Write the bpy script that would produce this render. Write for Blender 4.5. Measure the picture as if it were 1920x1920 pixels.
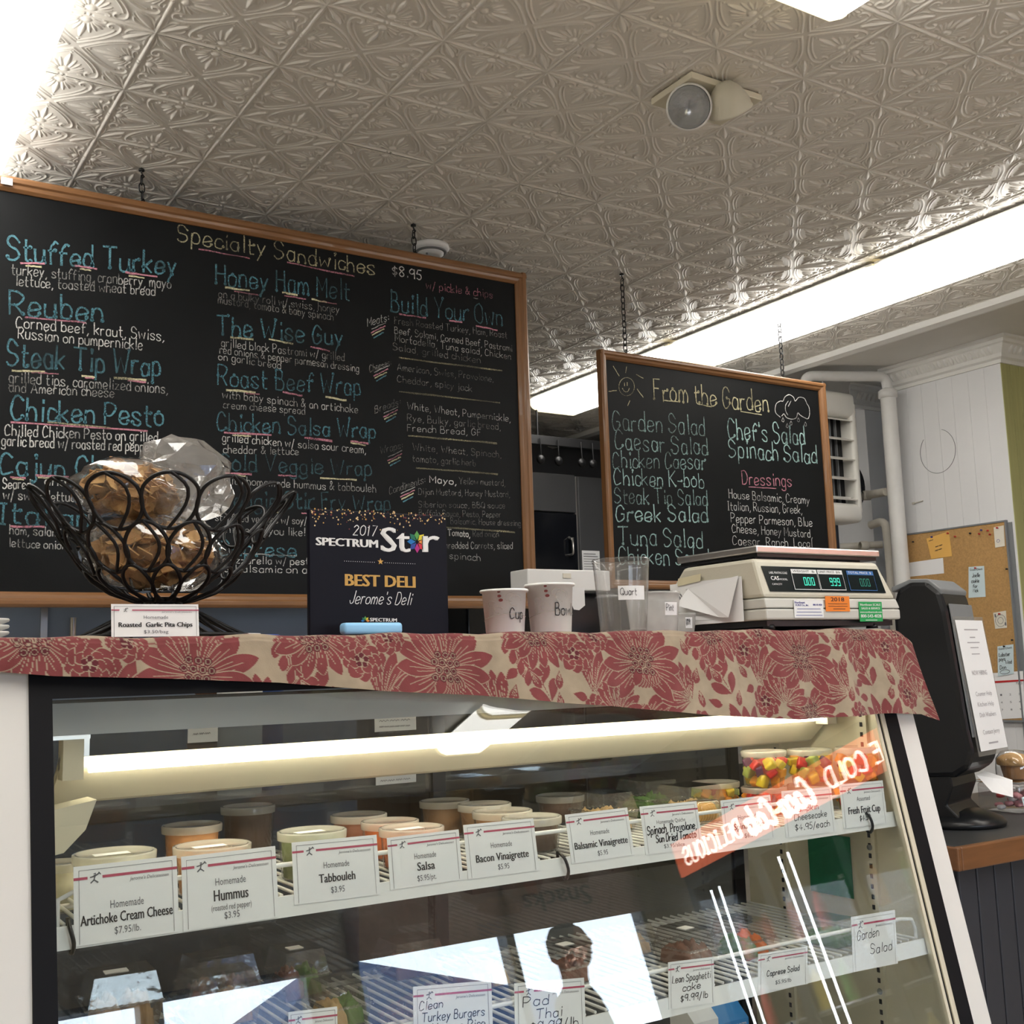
import bpy, bmesh, math, random
import numpy as np
from mathutils import Vector, Matrix
random.seed(7); rng = np.random.default_rng(7)
for o in list(bpy.data.objects): bpy.data.objects.remove(o)
S = bpy.context.scene; COL = S.collection
# ------------------------------------------------------------------ camera, world, exposure
# heights below are written relative to the lens; everything is lifted by LENS at the end so the floor lies at z = 0
LENS = 1.2
F = 2138.57
R = np.array([[0.84481957, 0.04734977, 0.53295205], [-0.53417603, 0.13159161, 0.83506863], [-0.03059171, -0.99017253, 0.13646428]])
cd = bpy.data.cameras.new('camera'); cam = bpy.data.objects.new('camera', cd); COL.objects.link(cam)
cd.sensor_width = 36; cd.sensor_fit = 'HORIZONTAL'; cd.lens = 36*F/1920; cd.clip_start = 0.02
cam.matrix_world = Matrix(((R[0,0], -R[0,1], -R[0,2], 0), (R[1,0], -R[1,1], -R[1,2], 0), (R[2,0], -R[2,1], -R[2,2], 0), (0, 0, 0, 1)))
S.camera = cam
W = bpy.data.worlds.new('outdoor_sky'); S.world = W; W.use_nodes = True
bg = W.node_tree.nodes['Background']; bg.inputs['Color'].default_value = (0.80, 0.90, 1.0, 1); bg.inputs['Strength'].default_value = 13.0
LAMP = 8.5       # ceiling tube diffusers
CASE = 18.0      # tube in the deli case
S.view_settings.view_transform = 'Standard'; S.view_settings.look = 'None'; S.view_settings.gamma = 1
S.view_settings.exposure = 0.0; S.view_settings.use_curve_mapping = False

def ray(x, y): return R @ np.array([x-960., y-960., F])
def onY(x, y, Y): d = ray(x, y); return Vector(d*(Y/d[1]))
def onX(x, y, X): d = ray(x, y); return Vector(d*(X/d[0]))
def onZ(x, y, Z): d = ray(x, y); return Vector(d*(Z/d[2]))
SL = 0.217                                   # the front glass leans: y = a + SL*z
def onG(x, y, a): d = ray(x, y); return Vector(d*(a/(d[1]-SL*d[2])))

# ------------------------------------------------------------------ materials
MATS = {}
def mat(name, col, rough=0.5, metal=0.0, emit=0.0, ecol=None, var=0.12, scale=8.0, bump=0.0, bscale=40.0, spec=0.5, coat=0.0, stretch=None, sheen=0.0, trans=0.0, ior=1.45):
    m = bpy.data.materials.new(name); m.use_nodes = True; nt = m.node_tree; b = nt.nodes['Principled BSDF']
    tc = nt.nodes.new('ShaderNodeTexCoord'); mp = nt.nodes.new('ShaderNodeMapping')
    nt.links.new(tc.outputs['Object'], mp.inputs['Vector'])
    if stretch: mp.inputs['Scale'].default_value = stretch
    nz = nt.nodes.new('ShaderNodeTexNoise'); nz.inputs['Scale'].default_value = scale; nz.inputs['Detail'].default_value = 5
    nt.links.new(mp.outputs[0], nz.inputs['Vector'])
    mx = nt.nodes.new('ShaderNodeMix'); mx.data_type = 'RGBA'
    mx.inputs['A'].default_value = (*[max(0, c*(1-var)) for c in col], 1); mx.inputs['B'].default_value = (*[min(1, c*(1+var)) for c in col], 1)
    nt.links.new(nz.outputs['Fac'], mx.inputs['Factor']); nt.links.new(mx.outputs['Result'], b.inputs['Base Color'])
    b.inputs['Roughness'].default_value = rough; b.inputs['Metallic'].default_value = metal
    b.inputs['Specular IOR Level'].default_value = spec; b.inputs['Coat Weight'].default_value = coat
    b.inputs['Transmission Weight'].default_value = trans; b.inputs['IOR'].default_value = ior
    if sheen: b.inputs['Sheen Weight'].default_value = sheen
    if emit:
        b.inputs['Emission Color'].default_value = (*(ecol or col), 1); b.inputs['Emission Strength'].default_value = emit
    if bump:
        n2 = nt.nodes.new('ShaderNodeTexNoise'); n2.inputs['Scale'].default_value = bscale; n2.inputs['Detail'].default_value = 4
        nt.links.new(mp.outputs[0], n2.inputs['Vector'])
        bp = nt.nodes.new('ShaderNodeBump'); bp.inputs['Strength'].default_value = bump; bp.inputs['Distance'].default_value = 0.004
        nt.links.new(n2.outputs['Fac'], bp.inputs['Height']); nt.links.new(bp.outputs[0], b.inputs['Normal'])
    MATS[name] = m; return m
def clear(name, tint=(1, 1, 1), refl=1.0, haze=0.0, hcol=(.8, .8, .8), rough=0.03, bump=0.0, bscale=30):
    """thin clear sheet: passes light straight on, mirrors by the Fresnel law, may carry a milky haze"""
    m = bpy.data.materials.new(name); m.use_nodes = True; nt = m.node_tree; nt.nodes.clear(); N = nt.nodes.new; L = nt.links.new
    out = N('ShaderNodeOutputMaterial'); tr = N('ShaderNodeBsdfTransparent'); tr.inputs[0].default_value = (*tint, 1)
    gl = N('ShaderNodeBsdfGlossy'); gl.inputs['Roughness'].default_value = rough
    fr = N('ShaderNodeFresnel'); ge = N('ShaderNodeNewGeometry')
    mr = N('ShaderNodeMapRange'); mr.inputs['To Min'].default_value = 1.5; mr.inputs['To Max'].default_value = 1/1.5
    L(ge.outputs['Backfacing'], mr.inputs['Value']); L(mr.outputs[0], fr.inputs['IOR'])
    mu = N('ShaderNodeMath'); mu.operation = 'MULTIPLY'; mu.use_clamp = True; mu.inputs[1].default_value = refl; L(fr.outputs[0], mu.inputs[0])
    mx = N('ShaderNodeMixShader'); L(mu.outputs[0], mx.inputs[0]); 
    base = tr.outputs[0]
    if haze:
        df = N('ShaderNodeBsdfDiffuse'); tl = N('ShaderNodeBsdfTranslucent'); df.inputs[0].default_value = (*hcol, 1); tl.inputs[0].default_value = (*hcol, 1)
        m2 = N('ShaderNodeMixShader'); L(df.outputs[0], m2.inputs[1]); L(tl.outputs[0], m2.inputs[2])
        m3 = N('ShaderNodeMixShader'); L(tr.outputs[0], m3.inputs[1]); L(m2.outputs[0], m3.inputs[2])
        tcn = N('ShaderNodeTexCoord'); nz = N('ShaderNodeTexNoise'); nz.inputs['Scale'].default_value = 20; L(tcn.outputs['Object'], nz.inputs['Vector'])
        mh = N('ShaderNodeMapRange'); mh.inputs['To Min'].default_value = haze*0.6; mh.inputs['To Max'].default_value = min(1, haze*1.4); L(nz.outputs['Fac'], mh.inputs['Value'])
        L(mh.outputs[0], m3.inputs[0]); base = m3.outputs[0]
    L(base, mx.inputs[1]); L(gl.outputs[0], mx.inputs[2]); L(mx.outputs[0], out.inputs[0])
    if bump:
        tcn = N('ShaderNodeTexCoord'); nz = N('ShaderNodeTexNoise'); nz.inputs['Scale'].default_value = bscale; nz.inputs['Detail'].default_value = 3; L(tcn.outputs['Object'], nz.inputs['Vector'])
        bp = N('ShaderNodeBump'); bp.inputs['Strength'].default_value = bump; bp.inputs['Distance'].default_value = 0.01; L(nz.outputs['Fac'], bp.inputs['Height'])
        L(bp.outputs[0], gl.inputs['Normal']); L(bp.outputs[0], fr.inputs['Normal'])
    MATS[name] = m; return m
def chalk(name, col, dens=0.6):
    m = bpy.data.materials.new(name); m.use_nodes = True; nt = m.node_tree; N = nt.nodes.new; L = nt.links.new
    b = nt.nodes['Principled BSDF']; b.inputs['Base Color'].default_value = (*col, 1); b.inputs['Roughness'].default_value = 0.95; b.inputs['Specular IOR Level'].default_value = 0.1
    tc = N('ShaderNodeTexCoord'); n1 = N('ShaderNodeTexNoise'); n1.inputs['Scale'].default_value = 260; n1.inputs['Detail'].default_value = 3
    n2 = N('ShaderNodeTexNoise'); n2.inputs['Scale'].default_value = 9; n2.inputs['Detail'].default_value = 2
    L(tc.outputs['Object'], n1.inputs['Vector']); L(tc.outputs['Object'], n2.inputs['Vector'])
    m1 = N('ShaderNodeMapRange'); m1.inputs['From Min'].default_value = .35; m1.inputs['From Max'].default_value = .6; m1.inputs['To Min'].default_value = .45; L(n1.outputs[0], m1.inputs['Value'])
    m2 = N('ShaderNodeMapRange'); m2.inputs['From Min'].default_value = .36; m2.inputs['From Max'].default_value = .58; m2.inputs['To Min'].default_value = .35; L(n2.outputs[0], m2.inputs['Value'])
    mu = N('ShaderNodeMath'); mu.operation = 'MULTIPLY'; L(m1.outputs[0], mu.inputs[0]); L(m2.outputs[0], mu.inputs[1])
    m3 = N('ShaderNodeMath'); m3.operation = 'MULTIPLY'; m3.use_clamp = True; m3.inputs[1].default_value = dens; L(mu.outputs[0], m3.inputs[0]); L(m3.outputs[0], b.inputs['Alpha'])
    MATS[name] = m; return m

mat('tin', (.82, .785, .725), .36, 0.0, var=.05, scale=3, spec=.8)
mat('plaster', (.72, .70, .66), .6, var=.06, scale=5, bump=.15)
mat('white_paint', (.72, .72, .73), .5, var=.05, scale=4, bump=.1)
mat('crown_paint', (.80, .79, .76), .4, var=.04)
mat('green_wall', (.40, .39, .17), .5, var=.15, scale=6, stretch=(12, 1, .3))
mat('back_wall', (.07, .072, .08), .6, var=.12)
mat('blue_panel', (.22, .27, .36), .4, var=.08)
mat('floor', (.40, .35, .29), .45, var=.25, scale=4)
mat('room_wall', (.45, .40, .30), .6, var=.06)
mat('slate', (.0085, .0095, .0105), .50, var=.35, scale=6, bump=.05, bscale=200, spec=.16)
mat('oak', (.25, .118, .046), .38, var=.35, scale=6, stretch=(1.2, 22, 22), coat=.15)
mat('oak_up', (.25, .118, .046), .38, var=.35, scale=6, stretch=(22, 22, 1.2), coat=.15)
mat('counter_wood', (.20, .085, .032), .35, var=.3, scale=6, stretch=(1.5, 14, 14), coat=.2)
mat('black_metal', (.012, .012, .013), .38, .3, var=.2)
mat('black_plastic', (.010, .011, .013), .30, var=.2)
mat('black_gloss', (.008, .009, .012), .12, var=.2)
mat('grey_plastic', (.20, .21, .22), .45, var=.1)
mat('dark_grey', (.045, .047, .05), .4, var=.15)
mat('fridge_grey', (.055, .056, .06), .45, var=.1)
mat('steel', (.62, .60, .58), .28, .9, var=.08)
mat('chrome', (.8, .8, .8), .15, 1.0, var=.05)
mat('white_metal', (.80, .79, .77), .35, var=.04)
mat('white_plastic', (.83, .83, .82), .35, var=.03)
mat('cream_liner', (.72, .67, .53), .35, var=.04)
mat('cream_lamp', (.58, .54, .43), .4, var=.04)
mat('grey_band', (.33, .35, .37), .35, var=.08)
mat('scale_body', (.62, .59, .49), .42, var=.04, bump=.1, bscale=300)
mat('scale_low', (.58, .57, .53), .42, var=.04)
mat('pipe_paint', (.66, .65, .63), .5, var=.12, scale=12, bump=.15, bscale=60)
mat('pipe_old', (.50, .47, .41), .6, var=.2, scale=14, bump=.2)
mat('heater_paint', (.74, .72, .67), .4, var=.05)
mat('cork', (.46, .27, .105), .9, var=.35, scale=120, bump=.3, bscale=300)
mat('paper', (.84, .84, .85), .7, var=.03)
mat('paper_blue', (.62, .74, .78), .7, var=.05)
mat('paper_orange', (.80, .46, .12), .7, var=.08)
mat('paper_cream', (.74, .70, .60), .7, var=.06)
mat('ink', (.02, .02, .025), .7, var=.1)
mat('ink_grey', (.13, .13, .15), .7, var=.1)
mat('ink_pale', (.42, .40, .42), .7, var=.1)
mat('ink_blue', (.05, .05, .30), .7, var=.1)
mat('stripe_red', (.46, .07, .13), .6, var=.05)
mat('red', (.55, .03, .03), .4, var=.08)
mat('navy', (.005, .005, .011), .45, var=.25, spec=.2)
mat('frame_black', (.006, .006, .008), .5, var=.2, spec=.2)
mat('white_print', (.82, .82, .82), .5, var=.03)
mat('gold', (.62, .36, .09), .45, var=.1)
mat('gold_dot', (.75, .55, .28), .5, var=.15)
for n_, c_ in dict(p_green=(.10, .34, .07), p_teal=(.01, .16, .10), p_yellow=(.72, .60, .04), p_orange=(.75, .27, .05), p_redp=(.6, .03, .05), p_pink=(.45, .02, .22), p_indigo=(.03, .06, .32), p_blue=(.01, .18, .52)).items(): mat(n_, c_, .5, var=.04)
mat('sticker_orange', (.86, .24, .03), .5, var=.04)
mat('sticker_green', (.02, .36, .10), .5, var=.04)
mat('lcd', (.006, .012, .014), .15, var=.1)
mat('lcd_blue', (.05, .16, .42), .3, var=.1)
mat('digits', (.05, .5, .35), .4, emit=0.9, ecol=(.05, .75, .5), var=.05)
mat('digits_dim', (.02, .16, .12), .4, emit=0.12, ecol=(.05, .75, .5), var=.05)
mat('tape', (.62, .56, .38), .4, var=.08)
mat('lamp_glow', (.95, .95, .92), .5, emit=LAMP, ecol=(1.0, .965, .90), var=.01)
mat('lamp_warm', (.92, .85, .62), .5, emit=LAMP*.22, ecol=(1.0, .86, .55), var=.05)
mat('case_tube', (.95, .93, .85), .5, emit=CASE, ecol=(1.0, .90, .68), var=.01)
mat('cooler_tube', (.95, .95, .95), .5, emit=22, ecol=(.95, .98, 1.0), var=.01)
mat('cooler_sign', (.75, .12, .05), .5, emit=2.6, ecol=(1.0, .22, .10), var=.35, scale=3)
mat('cooler_sign_lit', (.95, .8, .7), .5, emit=9, ecol=(1.0, .85, .75), var=.02)
mat('cup_paper', (.88, .875, .86), .55, var=.02)
mat('cup_print', (.42, .38, .34), .6, var=.1)
mat('cup_red', (.16, .03, .03), .6, var=.1)
mat('light_blue', (.30, .62, .95), .35, var=.05)
mat('blue_plastic', (.04, .12, .45), .35, var=.08)
mat('brown_bowl', (.22, .11, .06), .5, var=.25)
mat('muffin_top', (.60, .36, .14), .8, var=.4, scale=30, bump=.6, bscale=60)
mat('muffin_side', (.34, .17, .06), .8, var=.3, scale=30, bump=.4)
mat('chip', (.62, .37, .14), .75, var=.45, scale=30, bump=.5, bscale=90)
mat('chip_dark', (.47, .25, .09), .75, var=.45, scale=30, bump=.5, bscale=90)
for n_, c_ in dict(f_cream=(.80, .72, .52), f_hummus=(.80, .34, .12), f_tabb=(.24, .30, .12), f_salsa=(.82, .17, .03), f_dark=(.09, .045, .03), f_brown=(.30, .16, .07), f_bacon=(.45, .23, .10), f_soup=(.32, .10, .05)).items(): mat(n_, c_, .55, var=.35, scale=45, bump=.3, bscale=90)
for n_, c_ in dict(fr_yellow=(.90, .62, .05), fr_orange=(.88, .33, .04), fr_red=(.70, .05, .04), fr_green=(.50, .58, .14), fr_purple=(.12, .02, .08)).items(): mat(n_, c_, .3, var=.2, scale=40, coat=.2)
mat('cracker', (.80, .42, .08), .6, var=.3, scale=40, bump=.3)
mat('bread', (.38, .22, .09), .8, var=.4, scale=40, bump=.5, bscale=80)
mat('meat', (.22, .09, .06), .6, var=.5, scale=35, bump=.4)
mat('greens', (.10, .22, .05), .6, var=.6, scale=40, bump=.4)
mat('pasta', (.62, .42, .20), .6, var=.4, scale=35, bump=.4)
mat('candy', (.75, .30, .33), .5, var=.5, scale=20)
mat('green_sheet', (.02, .20, .10), .6, var=.3, scale=30)
mat('blue_box', (.02, .22, .55), .5, var=.05)
mat('skin', (.30, .17, .11), .55, var=.08)
mat('cloth_dark', (.03, .035, .05), .85, var=.2)
mat('house_blue', (.05, .08, .16), .8, var=.15)
mat('asphalt', (.10, .11, .13), .9, var=.15)
mat('beadboard', (.035, .038, .05), .4, var=.12)
clear('snack_panel', (.06, .05, .045), .8, haze=.72, hcol=(.62, .47, .39), rough=.4)
clear('glass', (.96, .98, .97), 1.55, rough=0.0)
clear('rear_glass', (.48, .52, .55), 1.6, rough=0.02)
clear('window_glass', (.97, .98, 1), 1.0, rough=0.0)
clear('deli_plastic', (.97, .97, .97), 1.0, haze=.055, hcol=(.85, .85, .83), rough=.12)
clear('deli_frost', (.95, .95, .95), 1.0, haze=.40, hcol=(.86, .86, .84), rough=.2)
clear('lid_plastic', (.95, .95, .93), 1.0, haze=.58, hcol=(.95, .93, .86), rough=.15)
clear('box_plastic', (.96, .96, .96), 2.2, haze=.06, rough=.06, bump=.10, bscale=18)
clear('bag_plastic', (.97, .97, .97), 2.4, haze=.035, hcol=(.9, .88, .85), rough=.07, bump=.5, bscale=13)
clear('bag_top', (.95, .95, .95), 3.0, haze=.17, hcol=(.9, .88, .85), rough=.10, bump=.35, bscale=20)
clear('sleeve', (.97, .97, .97), 1.2, haze=.12, rough=.1)
clear('lens', (.85, .88, .93), 2.0, haze=.14, hcol=(.7, .75, .82), rough=.1, bump=1.0, bscale=120)

CH = {}
for n_, c_ in dict(blue=(.13, .31, .38), white=(.72, .72, .70), yellow=(.66, .62, .40), pink=(.62, .27, .34), teal=(.42, .62, .60)).items():
    for k_, d_ in (('3', 1.35), ('2', .80), ('1', .42)): CH[n_+k_] = chalk('chalk_'+n_+k_, c_, d_)

# ------------------------------------------------------------------ mesh builder
def V3(p): return Vector((p[0], p[1], p[2]))
class MB:
    def __init__(s): s.v = []; s.f = []; s.sm = []
    def add(s, verts, faces, smooth=False):
        b = len(s.v); s.v += [tuple(v) for v in verts]; s.f += [tuple(i+b for i in f) for f in faces]; s.sm += [smooth]*len(faces); return s
    def box(s, x0, x1, y0, y1, z0, z1):
        return s.add([(x0,y0,z0),(x1,y0,z0),(x1,y1,z0),(x0,y1,z0),(x0,y0,z1),(x1,y0,z1),(x1,y1,z1),(x0,y1,z1)],
                     [(0,3,2,1),(4,5,6,7),(0,1,5,4),(1,2,6,5),(2,3,7,6),(3,0,4,7)])
    def obox(s, o, u, v, w):     # box from a corner and three edge vectors
        o, u, v, w = V3(o), V3(u), V3(v), V3(w)
        P = [o, o+u, o+u+v, o+v, o+w, o+u+w, o+u+v+w, o+v+w]
        fs = [(0,3,2,1),(4,5,6,7),(0,1,5,4),(1,2,6,5),(2,3,7,6),(3,0,4,7)]
        if u.cross(v).dot(w) < 0: fs = [f[::-1] for f in fs]
        return s.add(P, fs)
    def bbox(s, x0, x1, y0, y1, z0, z1, b=.01, n=3):   # rounded box
        b = min(b, (x1-x0)/2.01, (y1-y0)/2.01, (z1-z0)/2.01); bm = bmesh.new(); bmesh.ops.create_cube(bm, size=1)
        for v in bm.verts: v.co = Vector(((x0+x1)/2+v.co.x*(x1-x0), (y0+y1)/2+v.co.y*(y1-y0), (z0+z1)/2+v.co.z*(z1-z0)))
        bmesh.ops.bevel(bm, geom=bm.edges[:], offset=b, segments=n, affect='EDGES', profile=.5)
        return s.bm(bm, True)
    def bm(s, bm, smooth=False):
        bm.verts.index_update(); s.add([v.co for v in bm.verts], [[v.index for v in f.verts] for f in bm.faces], smooth); bm.free(); return s
    def tube(s, pts, r, n=8, closed=False, caps=True):
        pts = [V3(p) for p in pts]; m = len(pts); rs = r if isinstance(r, (list, tuple)) else [r]*m
        ring = []; up = None
        for i, p in enumerate(pts):
            if closed: t = (pts[(i+1) % m]-pts[i-1])
            else: t = pts[min(i+1, m-1)]-pts[max(i-1, 0)]
            t = t.normalized() if t.length > 1e-9 else Vector((0, 0, 1))
            if up is None: up = t.orthogonal().normalized()
            up = (up-t*up.dot(t)); up = up.normalized() if up.length > 1e-6 else t.orthogonal().normalized(); sd = t.cross(up)
            ring.append([p+(up*math.cos(a)+sd*math.sin(a))*rs[i] for a in [2*math.pi*k/n for k in range(n)]])
        vs = [q for g in ring for q in g]; fs = []
        for i in range(m if closed else m-1):
            j = (i+1) % m
            for k in range(n): fs.append((i*n+k, i*n+(k+1) % n, j*n+(k+1) % n, j*n+k))
        s.add(vs, fs, True)
        if caps and not closed:
            s.add(ring[0], [tuple(range(n))[::-1]]); s.add(ring[-1], [tuple(range(n))])
        return s
    def lathe(s, prof, c=(0,0,0), n=28, axis='z', close=False):
        vs = []; m = len(prof)
        for r, z in prof:
            for k in range(n):
                a = 2*math.pi*k/n; x, y = r*math.cos(a), r*math.sin(a)
                vs.append((c[0]+x, c[1]+y, c[2]+z) if axis == 'z' else ((c[0]+x, c[1]+z, c[2]+y) if axis == 'y' else (c[0]+z, c[1]+x, c[2]+y)))
        fs = []
        for i in range(m if close else m-1):
            j = (i+1) % m
            for k in range(n):
                q = (i*n+k, i*n+(k+1) % n, j*n+(k+1) % n, j*n+k); fs.append(q if axis != 'y' else q[::-1])
        s.add(vs, fs, True); return s
    def prism(s, poly, o, u, v, w):   # 2D polygon in (u,v) extruded along w
        o, u, v, w = V3(o), V3(u), V3(v), V3(w); n = len(poly)
        A = [o+u*a+v*b for a, b in poly]; B = [p+w for p in A]; rev = u.cross(v).dot(w) > 0
        fs = [tuple(range(n)), tuple(range(n, 2*n))[::-1]] + [(i, n+i, n+(i+1) % n, (i+1) % n) for i in range(n)]
        if rev: fs = [f[::-1] for f in fs]
        return s.add(A+B, fs)
    def build(s, name, material, parent=None, loc=None, local=False, bevel=0):
        me = bpy.data.meshes.new(name); o = bpy.data.objects.new(name, me); COL.objects.link(o)
        if parent is not None: off = Vector((0, 0, 0)) if local else org(parent); o.parent = parent
        elif loc == 'base':
            a = np.array(s.v); mn, mx = a.min(0), a.max(0); off = Vector(((mn[0]+mx[0])/2, (mn[1]+mx[1])/2, mn[2])); o.location = off
        else: off = Vector(loc) if loc else Vector((0, 0, 0)); o.location = off
        me.from_pydata([(v[0]-off[0], v[1]-off[1], v[2]-off[2]) for v in s.v], [], s.f)
        me.polygons.foreach_set('use_smooth', s.sm); me.update()
        me.materials.append(material if not isinstance(material, str) else MATS[material])
        if bevel:
            md = o.modifiers.new('bevel', 'BEVEL'); md.width = bevel; md.segments = 2; md.limit_method = 'ANGLE'
        return o
def org(o):
    v = Vector((0, 0, 0))
    while o is not None: v += o.location; o = o.parent
    return v
def tag(o, label, cat=None, group=None, kind=None):
    if label: o['label'] = label
    if cat: o['category'] = cat
    if group: o['group'] = group
    if kind: o['kind'] = kind
    return o
def thing(name, label, cat, loc=(0, 0, 0), rz=0.0, group=None):
    o = bpy.data.objects.new(name, None); COL.objects.link(o); o.location = loc; o.rotation_euler = (0, 0, rz); o.empty_display_size = .05
    return tag(o, label, cat, group)
def dup(o, parent):          # a part again under another thing, sharing its mesh
    c = o.copy(); COL.objects.link(c); c.parent = parent; return c
def struct(o): o['kind'] = 'structure'; return o

# ------------------------------------------------------------------ lettering
G = {}
def gl(ch, w, s): G[ch] = (w, s)
for line in """a 5 ~4h3i1i0g0f1d3d4f 4i4d|b 5 0m0d ~0g1i3i4g4e3d1d0e|c 4 ~4h3i1i0g0e1d3d4e|d 5 ~4g3i1i0g0e1d3d4e 4m4d|e 5 ~0f4g4h3i1i0g0e1d3d4e|f 4 ~4l3m2l1j1d 0i3i|g 5 ~4h3i1i0g0f1d3d4f ~4i4d4b3a1a0b|h 5 0m0d ~0g1i3i4g4d|i 2 1i1d 1k1l|j 3 ~2i2d2b1a0a 2k2l|k 5 0m0d 4i0f 1g4d|l 2 1m1d|m 7 0i0d ~0g1i2i3g3d ~3g4i5i6g6d|n 5 0i0d ~0g1i3i4g4d|o 5 ~2i0h0e2d4e4h2i|p 5 0i0a ~0g1i3i4g4e3d1d0e|q 5 ~4h3i1i0g0e1d3d4f 4i4a|r 4 0i0d ~0g1i2i3i|s 5 ~4h3i1i0h1g3f4e3d1d0e|t 4 ~1l1e2d3d 0i3i|u 5 ~0i0e1d3d4f 4i4d|v 5 0i2d4i|w 7 0i1d3h5d6i|x 5 0i4d 4i0d|y 5 0i2d 4i0a|z 5 0i4i0d4d|A 7 0d3m6d 1g5g|B 6 0d0m ~0m3m4k3i0i ~0i3i5g4d0d|C 6 ~5k3m1l0i0g1d3d5e|D 6 0d0m ~0m3m5j5g3d0d|E 5 4m0m0d4d 0i3i|F 5 4m0m0d 0i3i|G 6 ~5k3m1l0i0g1d3d5f 5f5h3h|H 6 0m0d 5m5d 0i5i|I 3 1m1d 0m2m 0d2d|J 5 ~4m4f3d1d0f|K 6 0m0d 5m0h 1i5d|L 5 0m0d4d|M 7 0d0m3g6m6d|N 6 0d0m5d5m|O 6 ~3m0k0f3d5f5k3m|P 6 0d0m ~0m3m5k3h0h|Q 6 ~3m0k0f3d5f5k3m 3f5d|R 6 0d0m ~0m3m5k3h0h 2h5d|S 6 ~5k3m1m0k1i4h5f3d1d0e|T 7 3m3d 0m6m|U 6 ~0m0f1d4d5f5m|V 7 0m3d6m|W 9 0m2d4j6d8m|X 6 0m5d 5m0d|Y 7 0m3h6m 3h3d|Z 6 0m5m0d5d|0 5 ~2m0k0f2d4f4k2m|1 3 0k1m1d|2 5 ~0k2m4k3i0d 0d4d|3 5 ~0l2m4k2i ~2i4g3d1d0e|4 6 3d3m0g5g|5 5 4m1m0i ~0i3i4f2d0e|6 5 ~4l2m0h0e2d4e4g2h0g|7 5 0m4m1d|8 5 ~2i0k2m4k2i0f2d4f2i|9 5 ~4k2m0k0i2h4j4m4d|, 2 1d0b|. 2 1d1e|' 2 1m1k|/ 4 0b3m|$ 5 ~4k2l0j2h4g2e0f 2m2c|: 3 1e1f 1h1i|- 4 0g3g|! 2 1m1g 1d1e|& 6 ~5d1k2m3k0f2d5h|( 3 ~2m0i0f2b|) 3 ~0m2i2f0b|~ 6 ~0e1h2e3h4e5h6f""".split('|'):
    p_ = line.split(' ', 2); gl(p_[0], int(p_[1]), p_[2])
def catmull(P, k=4):
    if len(P) < 3: return P
    Q = [P[0]]+P+[P[-1]]; out = []
    for i in range(1, len(Q)-2):
        a, b, c, d = Q[i-1], Q[i], Q[i+1], Q[i+2]
        for j in range(k):
            t = j/k
            out.append(tuple(.5*(2*b[m]+(c[m]-a[m])*t+(2*a[m]-5*b[m]+4*c[m]-d[m])*t*t+(3*b[m]-a[m]-3*c[m]+d[m])*t**3) for m in range(len(b))))
    out.append(P[-1]); return out
def strokes(text, jit=.18):
    out = []; x = 0
    for ch in text:
        if ch == ' ': x += 3.2; continue
        if ch not in G: x += 3; continue
        w, s = G[ch]; dy = random.uniform(-jit, jit)*1.6; sc = 1+random.uniform(-jit, jit)*.35
        for st in s.split():
            sm = st[0] == '~'; st = st.lstrip('~')
            P = [(x+int(st[i])+random.uniform(-jit, jit), (ord(st[i+1])-100)*sc+dy+random.uniform(-jit, jit)) for i in range(0, len(st), 2)]
            out.append(catmull(P) if sm else P)
        x += w+1.1
    return out, max(x-1.1, 1)
def ribbon(mb, P, o, u, v, n, hw):     # flat chalk or pen stroke lying on a surface
    pts = [o+u*a+v*b for a, b in P]; m = len(pts)
    if m < 2: return
    L_, R_ = [], []
    for i in range(m):
        t = pts[min(i+1, m-1)]-pts[max(i-1, 0)]
        if t.length < 1e-9: t = u.copy()
        s = n.cross(t).normalized()*hw*random.uniform(.75, 1.2); L_.append(pts[i]+s); R_.append(pts[i]-s)
    e0 = (pts[0]-pts[1]).normalized()*hw*.6; e1 = (pts[-1]-pts[-2]).normalized()*hw*.6
    L_[0] += e0; R_[0] += e0; L_[-1] += e1; R_[-1] += e1
    mb.add(L_+R_, [(i, i+1, m+i+1, m+i) for i in range(m-1)])
def write(mb, text, a, b, cap, n, hw, jit=.18, ball=False, up=None):
    """pen strokes from world point a to b along the baseline; cap = capital height in metres"""
    st, w = strokes(text, jit); d = b-a; u = d/w
    v = (up if up is not None else n.cross(d).normalized())*(cap/9.0)
    for P in st:
        ribbon(mb, P, a, u, v, n, hw)
        if ball and random.random() < .55:
            e = P[-1]; q = [(e[0]+.55*math.cos(t), e[1]+.35+.5*math.sin(t)) for t in [k*math.pi/3-1.5 for k in range(7)]]
            ribbon(mb, q, a, u, v, n, hw*.9)
FONT = {}
def ftext(s):
    if s in FONT: return FONT[s]
    c = bpy.data.curves.new('print', 'FONT'); c.body = s; c.resolution_u = 2; c.align_x = 'LEFT'
    o = bpy.data.objects.new('print', c); COL.objects.link(o); dg = bpy.context.evaluated_depsgraph_get(); dg.update()
    me = bpy.data.meshes.new_from_object(o.evaluated_get(dg)); vs = np.array([v.co[:2] for v in me.vertices]); fs = [tuple(p.vertices) for p in me.polygons]
    bpy.data.objects.remove(o); bpy.data.curves.remove(c); bpy.data.meshes.remove(me)
    FONT[s] = (vs, fs); return FONT[s]
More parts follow.
